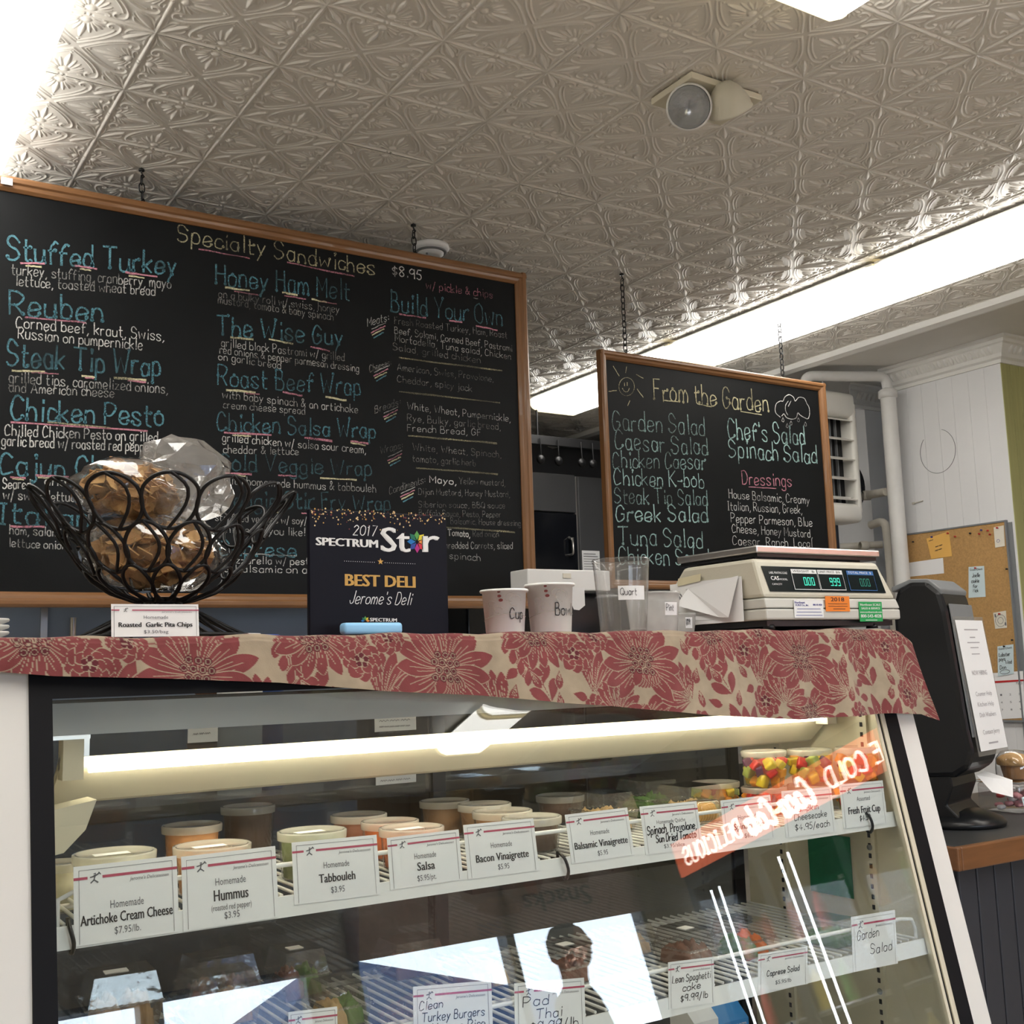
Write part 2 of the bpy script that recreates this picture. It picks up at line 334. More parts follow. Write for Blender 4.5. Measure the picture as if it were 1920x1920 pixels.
def pprint(mb, s, o, u, v, h, w=None, cx=None, bold=0.0, shear=0.0, x=None, font_h=.69):
    """printed words: capital height h; squeezed to width w; centred on cx or starting at x (in units of u, v from o)"""
    if s == '_':      # an unreadable line of small print: a thin bar
        x_ = (cx-w/2) if cx is not None else x
        mb.add([o+u*x_, o+u*(x_+w), o+u*(x_+w)+v*h*.4, o+u*x_+v*h*.4], [(0, 1, 2, 3)]); return
    vs, fs = ftext(s)
    if len(vs) == 0: return
    k = h/font_h; x0, x1 = vs[:, 0].min(), vs[:, 0].max(); nat = (x1-x0)*k; kx = k*(w/nat) if w else k
    nrm = u.cross(v).normalized()*max(h, .004)*.012
    for ib, dx in enumerate([0] if not bold else [-bold, 0, bold]):
        px = (vs[:, 0]-(x0+x1)/2)*kx+cx if cx is not None else (vs[:, 0]-x0)*kx+x
        py = vs[:, 1]*k; px = px+py*shear+dx
        mb.add([o+u*float(a)+v*float(b)+nrm*ib for a, b in zip(px, py)], fs)
def xf(mb, M):
    mb.v = [tuple(M @ Vector(v)) for v in mb.v]; return mb
def look(loc, d, roll=0):       # matrix that takes local +Z to direction d
    q = Vector(d).normalized().to_track_quat('Z', 'Y'); return Matrix.Translation(loc) @ q.to_matrix().to_4x4()

# ================================================================== THE ROOM
CZ = 1.52; FL = -LENS; CELL = .304
def slab(name, x0, x1, y0, y1, z0, z1, m): return struct(MB().box(x0, x1, y0, y1, z0, z1).build(name, m))
slab('floor', -1.7, 5.7, -3.7, 6.4, FL-.1, FL, 'floor')
ceil = slab('ceiling', -1.7, 5.7, -3.7, 6.4, CZ+.004, CZ+.1, 'tin')
# pressed tin tiles: one embossed panel, shared by every square of the grid in view
def tile_mesh(n=150):
    g = np.linspace(-.5, .5, n+1); s, t = np.meshgrid(g, g, indexing='ij'); a, b = abs(s), abs(t)
    p, q = np.minimum(a, b), np.maximum(a, b); h = np.zeros_like(p)
    def bump(d, w, ht): return ht*np.sqrt(np.clip(1-(d/w)**2, 0, 1))
    def line(P, w, ht, k=5):
        nonlocal h
        P = catmull(P, k) if len(P) > 2 else P
        for (x0, y0), (x1, y1) in zip(P[:-1], P[1:]):
            dx, dy = x1-x0, y1-y0; L2 = dx*dx+dy*dy+1e-12
            u = np.clip(((p-x0)*dx+(q-y0)*dy)/L2, 0, 1); d = np.hypot(p-x0-u*dx, q-y0-u*dy); h = np.maximum(h, bump(d, w, ht))
    def leaf(x0, y0, x1, y1, w, ht):
        nonlocal h
        L = math.hypot(x1-x0, y1-y0); ux, uy = (x1-x0)/L, (y1-y0)/L
        l = ((p-x0)*ux+(q-y0)*uy)/L; d = abs((p-x0)*uy-(q-y0)*ux); ww = w*np.sin(np.pi*np.clip(l, 0, 1)**.8)+1e-6
        h = np.maximum(h, np.where((l > 0) & (l < 1), ht*np.clip(1-d/ww, 0, 1)**.6, 0))
    e = .5-q; knob = np.where((p > .012) & (p < .03), .35, 1.0)
    h = np.maximum(h, bump(e, .017, .017)*knob)
    line([(.0, .045), (.08, .115), (.17, .205), (.235, .30), (.262, .375), (.25, .435), (.20, .452), (.165, .425), (.172, .39), (.195, .392)], .0095, .013)
    line([(.005, .085), (.08, .155), (.15, .235), (.20, .31), (.222, .36)], .007, .010)
    line([(.47, .485), (.38, .462), (.30, .462), (.27, .472)], .008, .010)
    line([(.30, .375), (.325, .43), (.40, .463)], .008, .010)
    line([(.285, .33), (.335, .39), (.44, .465)], .006, .008)
    leaf(.30, .30, .485, .485, .030, .020)
    leaf(0, .35, 0, .15, .027, .017); leaf(.028, .375, .062, .235, .017, .013); leaf(.042, .385, .105, .275, .017, .013); leaf(.05, .40, .14, .325, .016, .013); leaf(.05, .42, .148, .37, .014, .012)
    line([(.045, .445), (.10, .425), (.135, .43), (.14, .455), (.115, .46)], .008, .011)
    h = np.maximum(h, bump(np.hypot(p*.8, q-.415), .030, .019)); h = np.maximum(h, bump(np.hypot(p, q-.115), .012, .010))
    vs = np.stack([s*CELL, t*CELL, -h*CELL*.85], -1).reshape(-1, 3); idx = np.arange((n+1)**2).reshape(n+1, n+1)
    fs = np.stack([idx[:-1, :-1], idx[:-1, 1:], idx[1:, 1:], idx[1:, :-1]], -1).reshape(-1, 4)
    me = bpy.data.meshes.new('ceiling_tile'); me.from_pydata(vs.tolist(), [], fs.tolist()); me.polygons.foreach_set('use_smooth', [True]*len(fs)); me.materials.append(MATS['tin']); me.update(); return me
TM = tile_mesh(); X0, Y0 = 1.585+CELL/2, 2.251+CELL/2
for i in range(-7, 9):
    for j in range(-5, 13):
        t = bpy.data.objects.new('ceiling_tile', TM); COL.objects.link(t); t.parent = ceil; t.location = (X0+i*CELL, Y0+j*CELL, CZ+random.uniform(-.0012, .0008))
# plain plaster border with its ridge moulding
xe = X0+8.5*CELL
slab('trim_1', xe, 5.7, -3.6, 6.3, CZ-.012, CZ+.003, 'plaster')
struct(MB().prism([(0, 0), (.012, -.022), (.05, -.03), (.088, -.022), (.10, 0)], (xe-.005, -3.6, CZ-.008), (1, 0, 0), (0, 0, 1), (0, 9.9, 0)).build('trim_2', 'crown_paint'))
# walls
slab('wall_back', -1.7, 5.7, 6.3, 6.4, FL, CZ, 'back_wall'); slab('wall_left', -1.7, -1.6, -3.6, 6.3, FL, CZ, 'room_wall')
slab('wall_right', 5.6, 5.7, -3.6, 3.25, FL, CZ, 'room_wall'); slab('wall_kitchen_right', 5.6, 5.7, 3.9, 6.3, FL, CZ, 'back_wall')
wr = slab('wall_pier', 4.906, 5.6, 3.256, 3.895, FL, CZ, 'white_paint')
for k in range(7):      # painted boards on the pier
    struct_ = MB().box(4.898, 4.908, 3.25+k*.0921+.0002, 3.25+(k+1)*.0921-.0003, FL, CZ-.012).build('plank', 'white_paint', wr, bevel=.0012)
for k in range(10): MB().box(4.898+k*.0702+.0012, 4.898+(k+1)*.0702-.001, 3.247, 3.258, FL, CZ-.012).build('plank', 'green_wall', wr, bevel=.002)
MB().box(4.893, 4.899, 3.262, 3.30, -.9, .62).build('corner_guard', 'grey_plastic', wr)
MB().tube([(4.8965, onX(1758, 846, 4.8965).y+.105*math.cos(a), onX(1758, 846, 4.8965).z+.112*math.sin(a)) for a in [k*math.pi/24+1.9 for k in range(40)]], .0011, 5).build('pencil_circle', 'ink_grey', wr)
MB().box(4.888, 4.90, 3.80, 3.815, .78, .79).tube([(4.893, 3.81, .785), (4.893, 3.75, .79)], .003, 6).build('wire_clip', 'pipe_old', wr)
def crown(name, o, u, w, L, mitre=1.0):
    prof = [(0, 0), (0, -.115), (.012, -.115), (.016, -.098), (.03, -.09), (.034, -.072), (.062, -.035), (.075, -.03), (.08, -.016), (.097, -.012), (.097, 0)]
    o, u, w = V3(o), V3(u), V3(w); n = len(prof); z = Vector((0, 0, 1))
    A = [o+u*a+z*b-w*a*mitre for a, b in prof]; B = [o+u*a+z*b+w*L for a, b in prof]
    r = struct(MB().add(A+B, [tuple(range(n)), tuple(range(n, 2*n))[::-1]]+[(i, n+i, n+(i+1) % n, (i+1) % n) for i in range(n)]).build(name, 'crown_paint')); m = int(L/.036)
    for k in range(m):
        c = o+w*(L*(k+.5)/m)+u*.047+z*-.054; b = MB().lathe([(.001, -.022), (.008, -.016), (.0115, 0), (.008, .016), (.001, .022)], (0, 0, 0), 8)
        xf(b, look(c, u*.6+z*.8)).build('bead', 'crown_paint', r)
crown('trim_3', (4.899, 3.249, CZ-.012), (-1, 0, 0), (0, 1, 0), .65)
crown('trim_4', (4.899, 3.249, CZ-.012), (0, -1, 0), (1, 0, 0), .70)
# shop front behind the photographer: piers, sill and lintel round four panes
PAN = [(.85, 1.784), (1.888, 2.77), (3.10, 4.21), (4.25, 5.37)]; ZS, ZT = -.26, .48
fw = MB()
fw.box(-1.7, 5.7, -3.7, -3.6, FL, ZS).box(-1.7, 3.10, -3.7, -3.6, ZT, CZ).box(3.10, 5.37, -3.7, -3.6, .95, CZ).box(5.37, 5.7, -3.7, -3.6, ZT, CZ).box(4.21, 4.25, -3.7, -3.6, ZT, .95)
xs = [-1.7]+[v for p in PAN for v in p]+[5.7]
for k in range(0, len(xs), 2): fw.box(xs[k], xs[k+1], -3.7, -3.6, ZS, ZT)
struct(fw.build('wall_front', 'room_wall'))
for k, (a, b) in enumerate(PAN):
    ZT = .48 if k < 2 else .95
    w = struct(MB().box(a-.02, a+.012, -3.70, -3.58, ZS, ZT).box(b-.012, b+.02, -3.70, -3.58, ZS, ZT).box(a, b, -3.70, -3.58, ZT-.012, ZT+.02).box(a, b, -3.70, -3.55, ZS-.02, ZS+.01).build('window_%d' % (k+1), 'dark_grey'))
    MB().box(a+.01, b-.01, -3.652, -3.646, ZS, ZT).build('pane', 'window_glass', w)
    ld = bpy.data.lights.new('daylight_portal', 'AREA'); ld.shape = 'RECTANGLE'; ld.size = b-a; ld.size_y = ZT-ZS; ld.cycles.is_portal = True
    lo = bpy.data.objects.new('daylight_portal', ld); COL.objects.link(lo); lo.location = ((a+b)/2, -3.72, (ZS+ZT)/2); lo.rotation_euler = (math.pi/2, 0, 0)
sv = tag(MB().box(3.06, 5.40, -3.575, -3.570, .48, .97).build('snack_banner', 'snack_panel', loc='base'), 'brown translucent snacks banner hung across the shop windows', 'banner')
m_ = MB(); pprint(m_, 'Snacks', V3((4.96, -3.568, .725)), V3((-1, 0, 0)), V3((0, 0, -1)), .135, .57, x=0.0, bold=.006); m_.build('lettering', 'ink', sv)
tag(MB().box(-12, 20, -22, -3.72, FL-.12, FL-.02).build('street', 'asphalt'), None, None, None, 'structure')
hs = tag(MB().prism([(5.4, FL), (5.4, .7), (7.3, 2.45), (11.2, 1.25), (11.2, FL)], (0, -14, 0), (1, 0, 0), (0, 0, 1), (0, -5, 0)).build('street_house', 'house_blue', loc='base'), 'blue shaded house with pitched roof across the street', 'house')

# ================================================================== CEILING FITTINGS
def fluor(x, y1, label, L=1.2):
    t = thing('ceiling_light', label, 'ceiling light', (x, y1-L/2, CZ-.012), group='wraparound fluorescent ceiling lights')
    MB().box(-.085, .085, -L/2, L/2, -.03, .0).box(-.172, .172, -L/2, L/2, -.012, -.004).build('housing', 'white_metal', t, local=True)
    lens = [(-.175, -.013), (-.172, -.04), (-.155, -.062), (-.12, -.078), (.12, -.078), (.155, -.062), (.172, -.04), (.175, -.013)]
    MB().prism(lens, (0, -L/2+.03, 0), (1, 0, 0), (0, 0, 1), (0, L-.06, 0)).build('diffuser', 'lamp_glow', t, local=True)
    for s in (-1, 1):
        MB().prism([(a*1.015, b*1.02) for a, b in lens], (0, s*(L/2-.015)-.015, 0), (1, 0, 0), (0, 0, 1), (0, .03, 0)).build('end_cap', 'lamp_warm', t, local=True, bevel=.008)
    for yy in (-.3, .3): MB().box(.172, .182, yy-.012, yy+.012, -.03, -.006).build('clip', 'white_metal', t, local=True)
    return t
nm = ['farthest light of the right row, seen between the two chalkboards', 'long fluorescent light above the right end of the small chalkboard', 'fluorescent light of the right row cut by the photo edge', 'third light from the kitchen in the right row, out of frame', 'right row light reflected in the glass case', 'right row light nearest the shop windows']
for k in range(6): fluor(3.635, 5.21-k*1.21, nm[k])
fluor(3.635, -2.06, 'short light ending the right row near the shop windows', .6)
for k in range(2): fluor(1.81, 1.63-k*1.21, ['cream-edged ceiling light whose end tip shows at the top edge', 'second ceiling light of the centre row over the shop floor'][k])
for k in range(4): fluor(.295, 3.6-k*1.21, ['glaring ceiling light above the left end of the large chalkboard', 'glaring white ceiling light filling the top left corner', 'left row ceiling light over the shop floor', 'left row ceiling light nearest the shop windows'][k])
# twin emergency lamp
t = thing('emergency_light', 'twin-head emergency lamp on a square plate on the tin ceiling', 'lamp', (2.03, 2.15, CZ-.006))
MB().box(1.905, 2.155, 2.06, 2.225, CZ-.024, CZ-.006).build('base_plate', 'cream_liner', t, bevel=.002)
MB().lathe([(0, 0), (.009, 0), (.009, -.006), (0, -.006)], (2.045, 2.10, CZ-.0245), 10).lathe([(0, 0), (.007, 0), (.007, -.006), (0, -.006)], (2.03, 2.092, CZ-.0245), 10).build('screw_hole', 'ink', t)
bowl = [(.002, -.075), (.02, -.072), (.042, -.05), (.056, -.015), (.058, 0), (.060, .004), (.055, .006)]
for c, d, lit in ((tuple(onZ(1292, 201, 1.440)), (-.58, -.70, -.42), True), (tuple(onZ(1369, 206, 1.445)), (.52, .30, -.62), False)):
    h = xf(MB().lathe(bowl, n=32), look(c, d)).build('lamp_head', 'white_metal' if lit else 'scale_body', t)
    xf(MB().lathe([(.055, .002), (.045, .009), (.025, .014), (.001, .016)], n=32), look(c, d)).build('lens', 'lens', h)
    xf(MB().lathe([(.054, -.002), (.03, -.03), (.001, -.045)], n=24), look(c, d)).build('reflector', 'chrome', h)
    MB().tube([(c[0]-d[0]*.06, c[1]-d[1]*.06, c[2]-d[2]*.06), (c[0]-d[0]*.06+.01, c[1]-d[1]*.06, CZ-.03), ((c[0]+2.03)/2, 2.15, CZ-.016)], .012, 10).build('swivel', 'black_plastic' if not lit else 'scale_body', t)
    MB().lathe([(.001, .01), (.012, .008), (.012, -.008), (.001, -.01)], (c[0]-d[0]*.05, c[1]-d[1]*.05, c[2]+.035), 8).build('wing_nut', 'black_metal', t)
t = thing('smoke_detector', 'round white smoke detector on the ceiling behind the large chalkboard', 'smoke detector', (1.89, 3.45, CZ-.006))
MB().lathe([(0, 0), (.066, 0), (.068, -.012), (.060, -.020), (.048, -.022), (.046, -.034), (.030, -.040), (0, -.041)], (1.89, 3.45, CZ-.006), 32).build('body', 'white_plastic', t)
MB().lathe([(.046, 0), (.058, 0), (.058, -.004), (.046, -.004)], (1.89, 3.45, CZ-.03), 32, close=True).build('vent_ring', 'grey_plastic', t)
MB().lathe([(0, 0), (.005, 0), (.005, -.005), (0, -.006)], (1.865, 3.43, CZ-.043), 10).build('button', 'grey_plastic', t)

# ================================================================== CHALKBOARDS
def chain(mb, top, bot, link=.030, r=.0022):
    top, bot = V3(top), V3(bot); L = (top-bot).length; n = max(2, int(L/(link*.78))); ax = (bot-top)/n
    for k in range(n):
        c = top+ax*(k+.5); s = Vector((1, 0, 0)) if k % 2 else Vector((0, 1, 0)); z = ax.normalized()
        P = [c+z*(link/2*math.copysign(abs(math.sin(a))**.8, math.sin(a)))+s*(link*.28*math.cos(a)) for a in [2*math.pi*i/12 for i in range(12)]]
        mb.tube(P, r, 5, closed=True)
    return mb
def board(name, label, x0, x1, z0, z1, y, fw, chains):
    t = thing(name, label, 'chalkboard', ((x0+x1)/2, y, z0))
    MB().box(x0+.01, x1-.01, y, y+.008, z0+.01, z1-.01).build('slate_panel', 'slate', t)
    def rail(poly, o, u, v, w, m): MB().prism(poly, o, u, v, w).build('frame_rail', m, t, bevel=.0015)
    pr = [(0, .012), (0, -.014), (fw*.18, -.02), (fw*.45, -.02), (fw*.55, -.014), (fw*.8, -.012), (fw, -.004), (fw, .012)]
    rail(pr, (x0, y, z1), (0, 0, -1), (0, 1, 0), (x1-x0, 0, 0), 'oak'); rail(pr, (x0, y, z0), (0, 0, 1), (0, 1, 0), (x1-x0, 0, 0), 'oak')
    rail(pr, (x0-.0008, y-.0008, z0), (1, 0, 0), (0, 1, 0), (0, 0, z1-z0), 'oak_up'); rail(pr, (x1+.0008, y-.0008, z0), (-1, 0, 0), (0, 1, 0), (0, 0, z1-z0), 'oak_up')
    for cx in chains:
        mb = chain(MB(), (cx, y, CZ-.03), (cx+.004, y+.003, z1+.012)); mb.tube([(cx, y, CZ-.004), (cx, y, CZ-.02), (cx+.008, y, CZ-.03), (cx, y, CZ-.038)], .0025, 6)
        mb.lathe([(0, .008), (.009, .006), (.009, 0), (0, 0)], (cx, y, CZ-.014), 10); mb.tube([(cx+.004, y+.003, z1+.02), (cx+.010, y+.003, z1+.008), (cx+.004, y+.003, z1-.004)], .0025, 6)
        mb.build('hanging_chain', 'black_metal', t)
    return t
YB = 3.30
big = board('chalkboard', 'large chalkboard listing specialty sandwiches in an oak frame', .365, 2.187, .205, 1.407, YB, .042, (.832, 1.743))
small = board('chalkboard', 'smaller chalkboard headed From the Garden hanging right of the large one', 2.553, 3.772, .283, 1.19, YB+.06, .034, (2.685, 3.53))
MB().box(.445, .475, YB-.0225, YB-.0205, 1.377, 1.397).build('maker_label', 'paper', big)
NB = Vector((0, -1, 0))
def line_on(bd, yb, col, text, x0, y0, x1, y1, cap, hw=1.0, ball=False, jit=.16):
    a, b = onY(x0, y0, yb-.0012), onY(x1, y1, yb-.0012); mb = MB()
    h = cap*float(R[:, 2] @ np.array(a+(b-a)*.5))/F*(1.0 if ball else .86)
    write(mb, text, a, b, h, NB, .00095*hw*(1.0+h*14), jit*(1.35 if ball else 1), ball, Vector((0, 0, 1))); mb.build('chalk_line', CH[col], bd)
def under(bd, yb, lst):
    for col, x0, y0, x1, y1, hw in lst:
        mb = MB(); a, b = onY(x0, y0, yb-.0014), onY(x1, y1, yb-.0014); n = 6
        P = [(k/n, random.uniform(-.001, .001)) for k in range(n+1)]; ribbon(mb, P, a, b-a, Vector((0, 0, 1)), NB, .0011*hw); mb.build('chalk_underline', CH[col], bd)
T = lambda s: [l.split('|') for l in s.strip().split('\n')]
BIG = T("""blue3|Stuffed Turkey|14|487|333|516|42|1.7|1
white2|turkey, stuffing, cranberry, mayo|22|514|322|541|24|1|0
white2|lettuce, toasted wheat bread|30|535|292|554|23|1|0
blue2|Reuben|17|588|197|603|44|1.6|1
white3|Corned beef, kraut, Swiss,|30|614|309|639|25|1|0
white3|Russian on pumpernickle|34|634|268|656|25|1|0
blue2|Steak Tip Wrap|13|684|303|705|44|1.6|1
white2|grilled tips, caramelized onions,|17|716|316|738|24|1|0
white2|and American cheese|17|734|215|745|23|1|0
blue3|Chicken Pesto|21|787|309|799|42|1.6|1
white3|Chilled Chicken Pesto on grilled|9|816|297|828|24|1.1|0
white3|garlic bread w/ roasted red pepper|3|835|287|847|24|1.1|0
blue3|Cajun Chicken|0|889|300|901|40|1.6|1
white3|Seared|5|915|58|917|22|1.1|0
white3|and|84|909|125|911|22|1.2|0
white2|w/ swiss lettuce|6|936|150|941|22|1.1|0
blue2|Italian|0|981|170|988|38|1.7|1
white2|ham, salami|18|1001|115|1006|20|1|0
white2|lettuce onion|17|1025|125|1030|19|1|0
yellow2|Specialty Sandwiches|333|452|705|517|32|1.2|1
white3|$8.95|736|516|792|525|22|1.3|0
pink2|w/ pickle & chips|799|541|925|559|18|.9|0
blue2|Honey Ham Melt|405|534|658|562|40|1.3|1
white1|on a bulky roll w/ swiss, honey|410|557|637|587|18|.8|0
white1|mustard, tomato & baby spinach|409|568|626|601|18|.8|0
blue2|The Wise Guy|407|627|645|649|38|1.5|1
white2|grilled black Pastrami w/ grilled|415|649|647|677|18|.8|0
white2|red onions & pepper parmesan dressing|412|662|674|697|17|.8|0
white2|on garlic bread|410|674|528|692|17|.9|0
blue2|Roast Beef Wrap|409|722|678|742|37|1.3|1
white2|with baby spinach & an artichoke|417|746|672|775|18|.9|0
white2|cream cheese spread|419|765|573|777|17|.8|0
blue2|Chicken Salsa Wrap|407|807|706|822|33|1.4|1
white3|grilled chicken w/ salsa sour cream,|417|827|687|850|18|.9|0
white2|cheddar & lettuce|419|849|561|853|17|.9|0
blue1|Cold Veggie Wrap|412|881|699|892|31|1.4|1
white2|with homemade hummus & tabbouleh|421|907|706|923|18|.9|0
blue1|Veggie Stir Fry Wrap|414|950|734|957|30|1.4|1
white2|stir fried veggies w/ soy/|404|976|576|983|17|.9|0
white2|chicken if you like!|416|998|573|1005|17|1|0
blue3|Caprese|412|1041|557|1044|29|1.5|1
white3|mozzarella w/ pesto|418|1056|590|1059|16|1|0
white3|& balsamic on a|421|1072|577|1075|16|1|0
blue2|Build Your Own|734|583|944|611|37|1.3|1
white2|Meats:|689|612|731|600|18|.8|0
white1|Fresh Roasted Turkey, Ham, Roast|740|607|952|634|15|.7|0
white2|Beef, Salami, Corned Beef, Pastrami|740|625|961|659|15|.7|0
white2|Mortadella, Tuna salad, Chicken|741|640|959|674|15|.7|0
white1|Salad, grilled chicken|737|656|902|681|15|.7|0
white1|Cheeses:|693|698|735|684|16|.7|0
white1|American, Swiss, Provolone,|745|694|926|716|15|.7|0
white1|Cheddar, spicy jack|745|716|886|734|15|.7|0
white1|Breads:|703|775|753|757|16|.7|0
white2|White, Wheat, Pumpernickle,|764|767|958|791|15|.7|0
white1|Rye, Bulky, garlic bread,|764|789|940|806|15|.7|0
white2|French Bread, GF|764|808|903|817|15|.7|0
white1|Wraps:|713|851|757|839|16|.7|0
white1|White, Wheat, Spinach,|774|844|941|858|15|.7|0
white1|tomato, garlic herb|774|865|893|874|15|.7|0
white1|Condiments:|730|927|799|904|16|.7|0
white3|Mayo,|806|904|857|909|15|1.3|0
white1|Yellow mustard,|861|907|948|911|14|.6|0
white1|Dijon Mustard, Honey Mustard,|785|927|957|932|14|.6|0
white1|Siberian sauce, BBQ sauce|785|951|948|953|13|.6|0
white1|Buffalo Sauce, Pesto, Pepper|786|967|940|970|13|.6|0
white1|Balsamic, House dressing|845|982|977|986|13|.6|0
white3|Tomato,|840|1004|882|1007|14|1.3|0
white1|Red onion|887|1006|936|1007|14|.7|0
white2|shredded Carrots, sliced|828|1028|962|1029|15|.8|0
white2|spinach|843|1047|902|1052|15|.8|0""")
for c_, s_, a_, b_, d_, e_, h_, w_, bl in BIG: line_on(big, YB, c_, s_, float(a_), float(b_), float(d_), float(e_), float(h_), float(w_), bl == '1')
U = lambda s: [(l.split()[0], *[float(v) for v in l.split()[1:]]) for l in s.strip().split('\n')]
under(big, YB, U("""pink3 39 493 83 494 2.4
yellow3 49 498 77 500 2.6
pink3 141 498 181 504 2.4
yellow3 150 504 170 507 2
pink3 236 511 294 519 2.6
yellow3 242 517 270 521 2
pink2 48 595 161 605 2.2
yellow3 23 695 83 697 2.6
pink2 60 698 109 701 2
yellow3 154 705 177 707 2.4
pink3 160 708 175 709 1.8
yellow3 215 708 273 713 3
pink3 240 713 273 717 2.4
pink3 21 791 276 808 2.4
yellow2 90 791 206 802 2.2
pink3 20 895 47 896 2.4
yellow3 24 898 44 899 2
pink3 68 892 128 894 2.6
yellow3 72 895 106 898 2
pink3 20 987 82 988 2.6
pink2 373 467 468 484 1.8
pink2 539 492 664 518 2
pink2 842 547 851 549 1
white2 888 559 896 560 1
yellow3 423 539 467 545 2.8
pink2 440 546 484 553 1.8
yellow3 530 548 557 553 2.6
pink2 534 554 573 561 2
yellow3 585 561 612 567 2.2
pink2 600 565 631 570 2
yellow2 433 633 474 636 3
yellow3 505 636 549 645 2.4
pink3 583 650 617 658 2.6
yellow3 425 731 478 736 2.8
pink2 460 737 486 739 2
pink3 531 735 566 742 2.6
yellow3 611 744 649 751 2.6
pink3 421 811 508 816 2.6
yellow3 438 816 470 818 2.2
pink3 572 821 622 827 3
pink3 658 827 690 832 2.6
yellow3 658 830 685 835 2
pink3 423 887 471 889 2.6
yellow3 438 890 460 893 2
pink2 522 891 555 893 2
yellow3 601 896 668 900 2.4
yellow3 503 957 525 961 2
pink3 566 962 583 964 2
pink3 749 589 798 596 2.4
pink3 843 601 866 604 2.4
pink3 893 611 932 619 2.4
yellow1 749 671 941 695 2.4
yellow1 749 734 937 755 2.4
yellow1 766 817 931 831 2.6
yellow1 781 877 933 889 2.4
yellow1 838 989 965 998 2.6
white2 456 1038 556 1042 1.4"""))
for hx, hy in ((697, 622), (702, 703), (720, 780), (728, 862), (752, 930)):      # slanted colour strokes by each side heading
    under(big, YB, [('white2', hx, hy-5, hx+26, hy-17, 1.2), ('pink3', hx-1, hy+2, hx+25, hy-11, 1.8), ('yellow3', hx+1, hy+6, hx+23, hy-5, 1.8), ('blue3', hx+4, hy+11, hx+22, hy+1, 1.8)])
YS = YB+.06
SMALL = T("""yellow3|From the Garden|1227|749|1443|772|38|1.2|1
teal2|Garden Salad|1149|805|1324|816|36|1.1|1
teal2|Caesar Salad|1154|841|1329|853|34|1.2|1
teal2|Chicken Caesar|1149|877|1325|879|32|1.1|1
teal3|Chicken K-bob|1152|908|1322|914|30|1.1|1
teal2|Steak Tip Salad|1153|943|1328|947|30|1.1|1
teal3|Greek Salad|1156|977|1329|978|30|1.4|1
teal3|Tuna Salad|1160|1021|1320|1026|34|1.2|1
teal3|Chicken Salad|1161|1057|1332|1061|32|1.2|1
teal3|Chef's Salad|1366|821|1511|834|36|1.3|1
teal3|Spinach Salad|1367|856|1534|869|33|1.3|1
pink3|Dressings|1392|908|1486|912|28|1.2|0
white3|House Balsamic, Creamy|1367|934|1519|945|19|.9|0
white3|Italian, Russian, Greek,|1365|956|1505|963|19|.9|0
white3|Pepper Parmesan, Blue|1371|979|1524|987|19|.9|0
white3|Cheese, Honey Mustard,|1373|998|1524|1008|18|.9|0
white3|Caesar, Ranch, Local|1374|1021|1524|1026|18|.9|0
white3|coconut|1377|1042|1440|1045|16|.9|0""")
for c_, s_, a_, b_, d_, e_, h_, w_, bl in SMALL: line_on(small, YS, c_, s_, float(a_), float(b_), float(d_), float(e_), float(h_), float(w_), bl == '1')
under(small, YS, U("""yellow3 1244 751 1271 753 1.8
yellow3 1311 758 1334 763 1.8
yellow3 1389 771 1428 778 1.8
pink3 1404 913 1455 916 1.4
yellow3 1150 687 1161 705 1.2
yellow3 1175 687 1173 699 1.2
yellow3 1193 702 1206 709 1.2
yellow3 1141 734 1156 732 1.4
yellow3 1195 730 1206 745 1.4
yellow3 1181 751 1177 761 1.4
yellow3 1171 718 1171 724 1.2
yellow3 1176 717 1176 723 1.2"""))
def curve_on(bd, yb, col, P, hw):
    mb = MB(); pts = [onY(x, y, yb-.0013) for x, y in P]; Q = catmull([(p.x, p.z) for p in pts], 4); ribbon(mb, Q, Vector((0, yb-.0013, 0)), Vector((1, 0, 0)), Vector((0, 0, 1)), NB, .0011*hw); mb.build('chalk_drawing', CH[col], bd)
curve_on(small, YS, 'yellow2', [(1175+14.5*math.cos(a), 725+17*math.sin(a)) for a in [k*math.pi/8 for k in range(17)]], 1.2)
curve_on(small, YS, 'yellow3', [(1167, 728), (1171, 734), (1177, 734), (1180, 728)], 1.2)
curve_on(small, YS, 'white3', [(1463, 782), (1454, 773), (1455, 758), (1463, 752), (1468, 752), (1472, 744), (1480, 740), (1488, 745), (1491, 752), (1498, 745), (1508, 747), (1513, 757), (1517, 764), (1518, 776), (1515, 785), (1508, 783), (1500, 778), (1496, 774), (1493, 783), (1485, 786), (1475, 783), (1470, 776), (1466, 780)], 1.5)
curve_on(small, YS, 'white3', [(1478, 752), (1473, 760), (1473, 770), (1477, 778)], 1.2); curve_on(small, YS, 'white3', [(1483, 752), (1478, 762)], 1.2)
for x_, y_ in ((1468, 786), (1483, 792), (1497, 786), (1510, 794), (1476, 797)): curve_on(small, YS, 'white3', [(x_, y_-3), (x_-2, y_+3), (x_+1, y_+5), (x_+2, y_+2), (x_, y_-3)], .9)

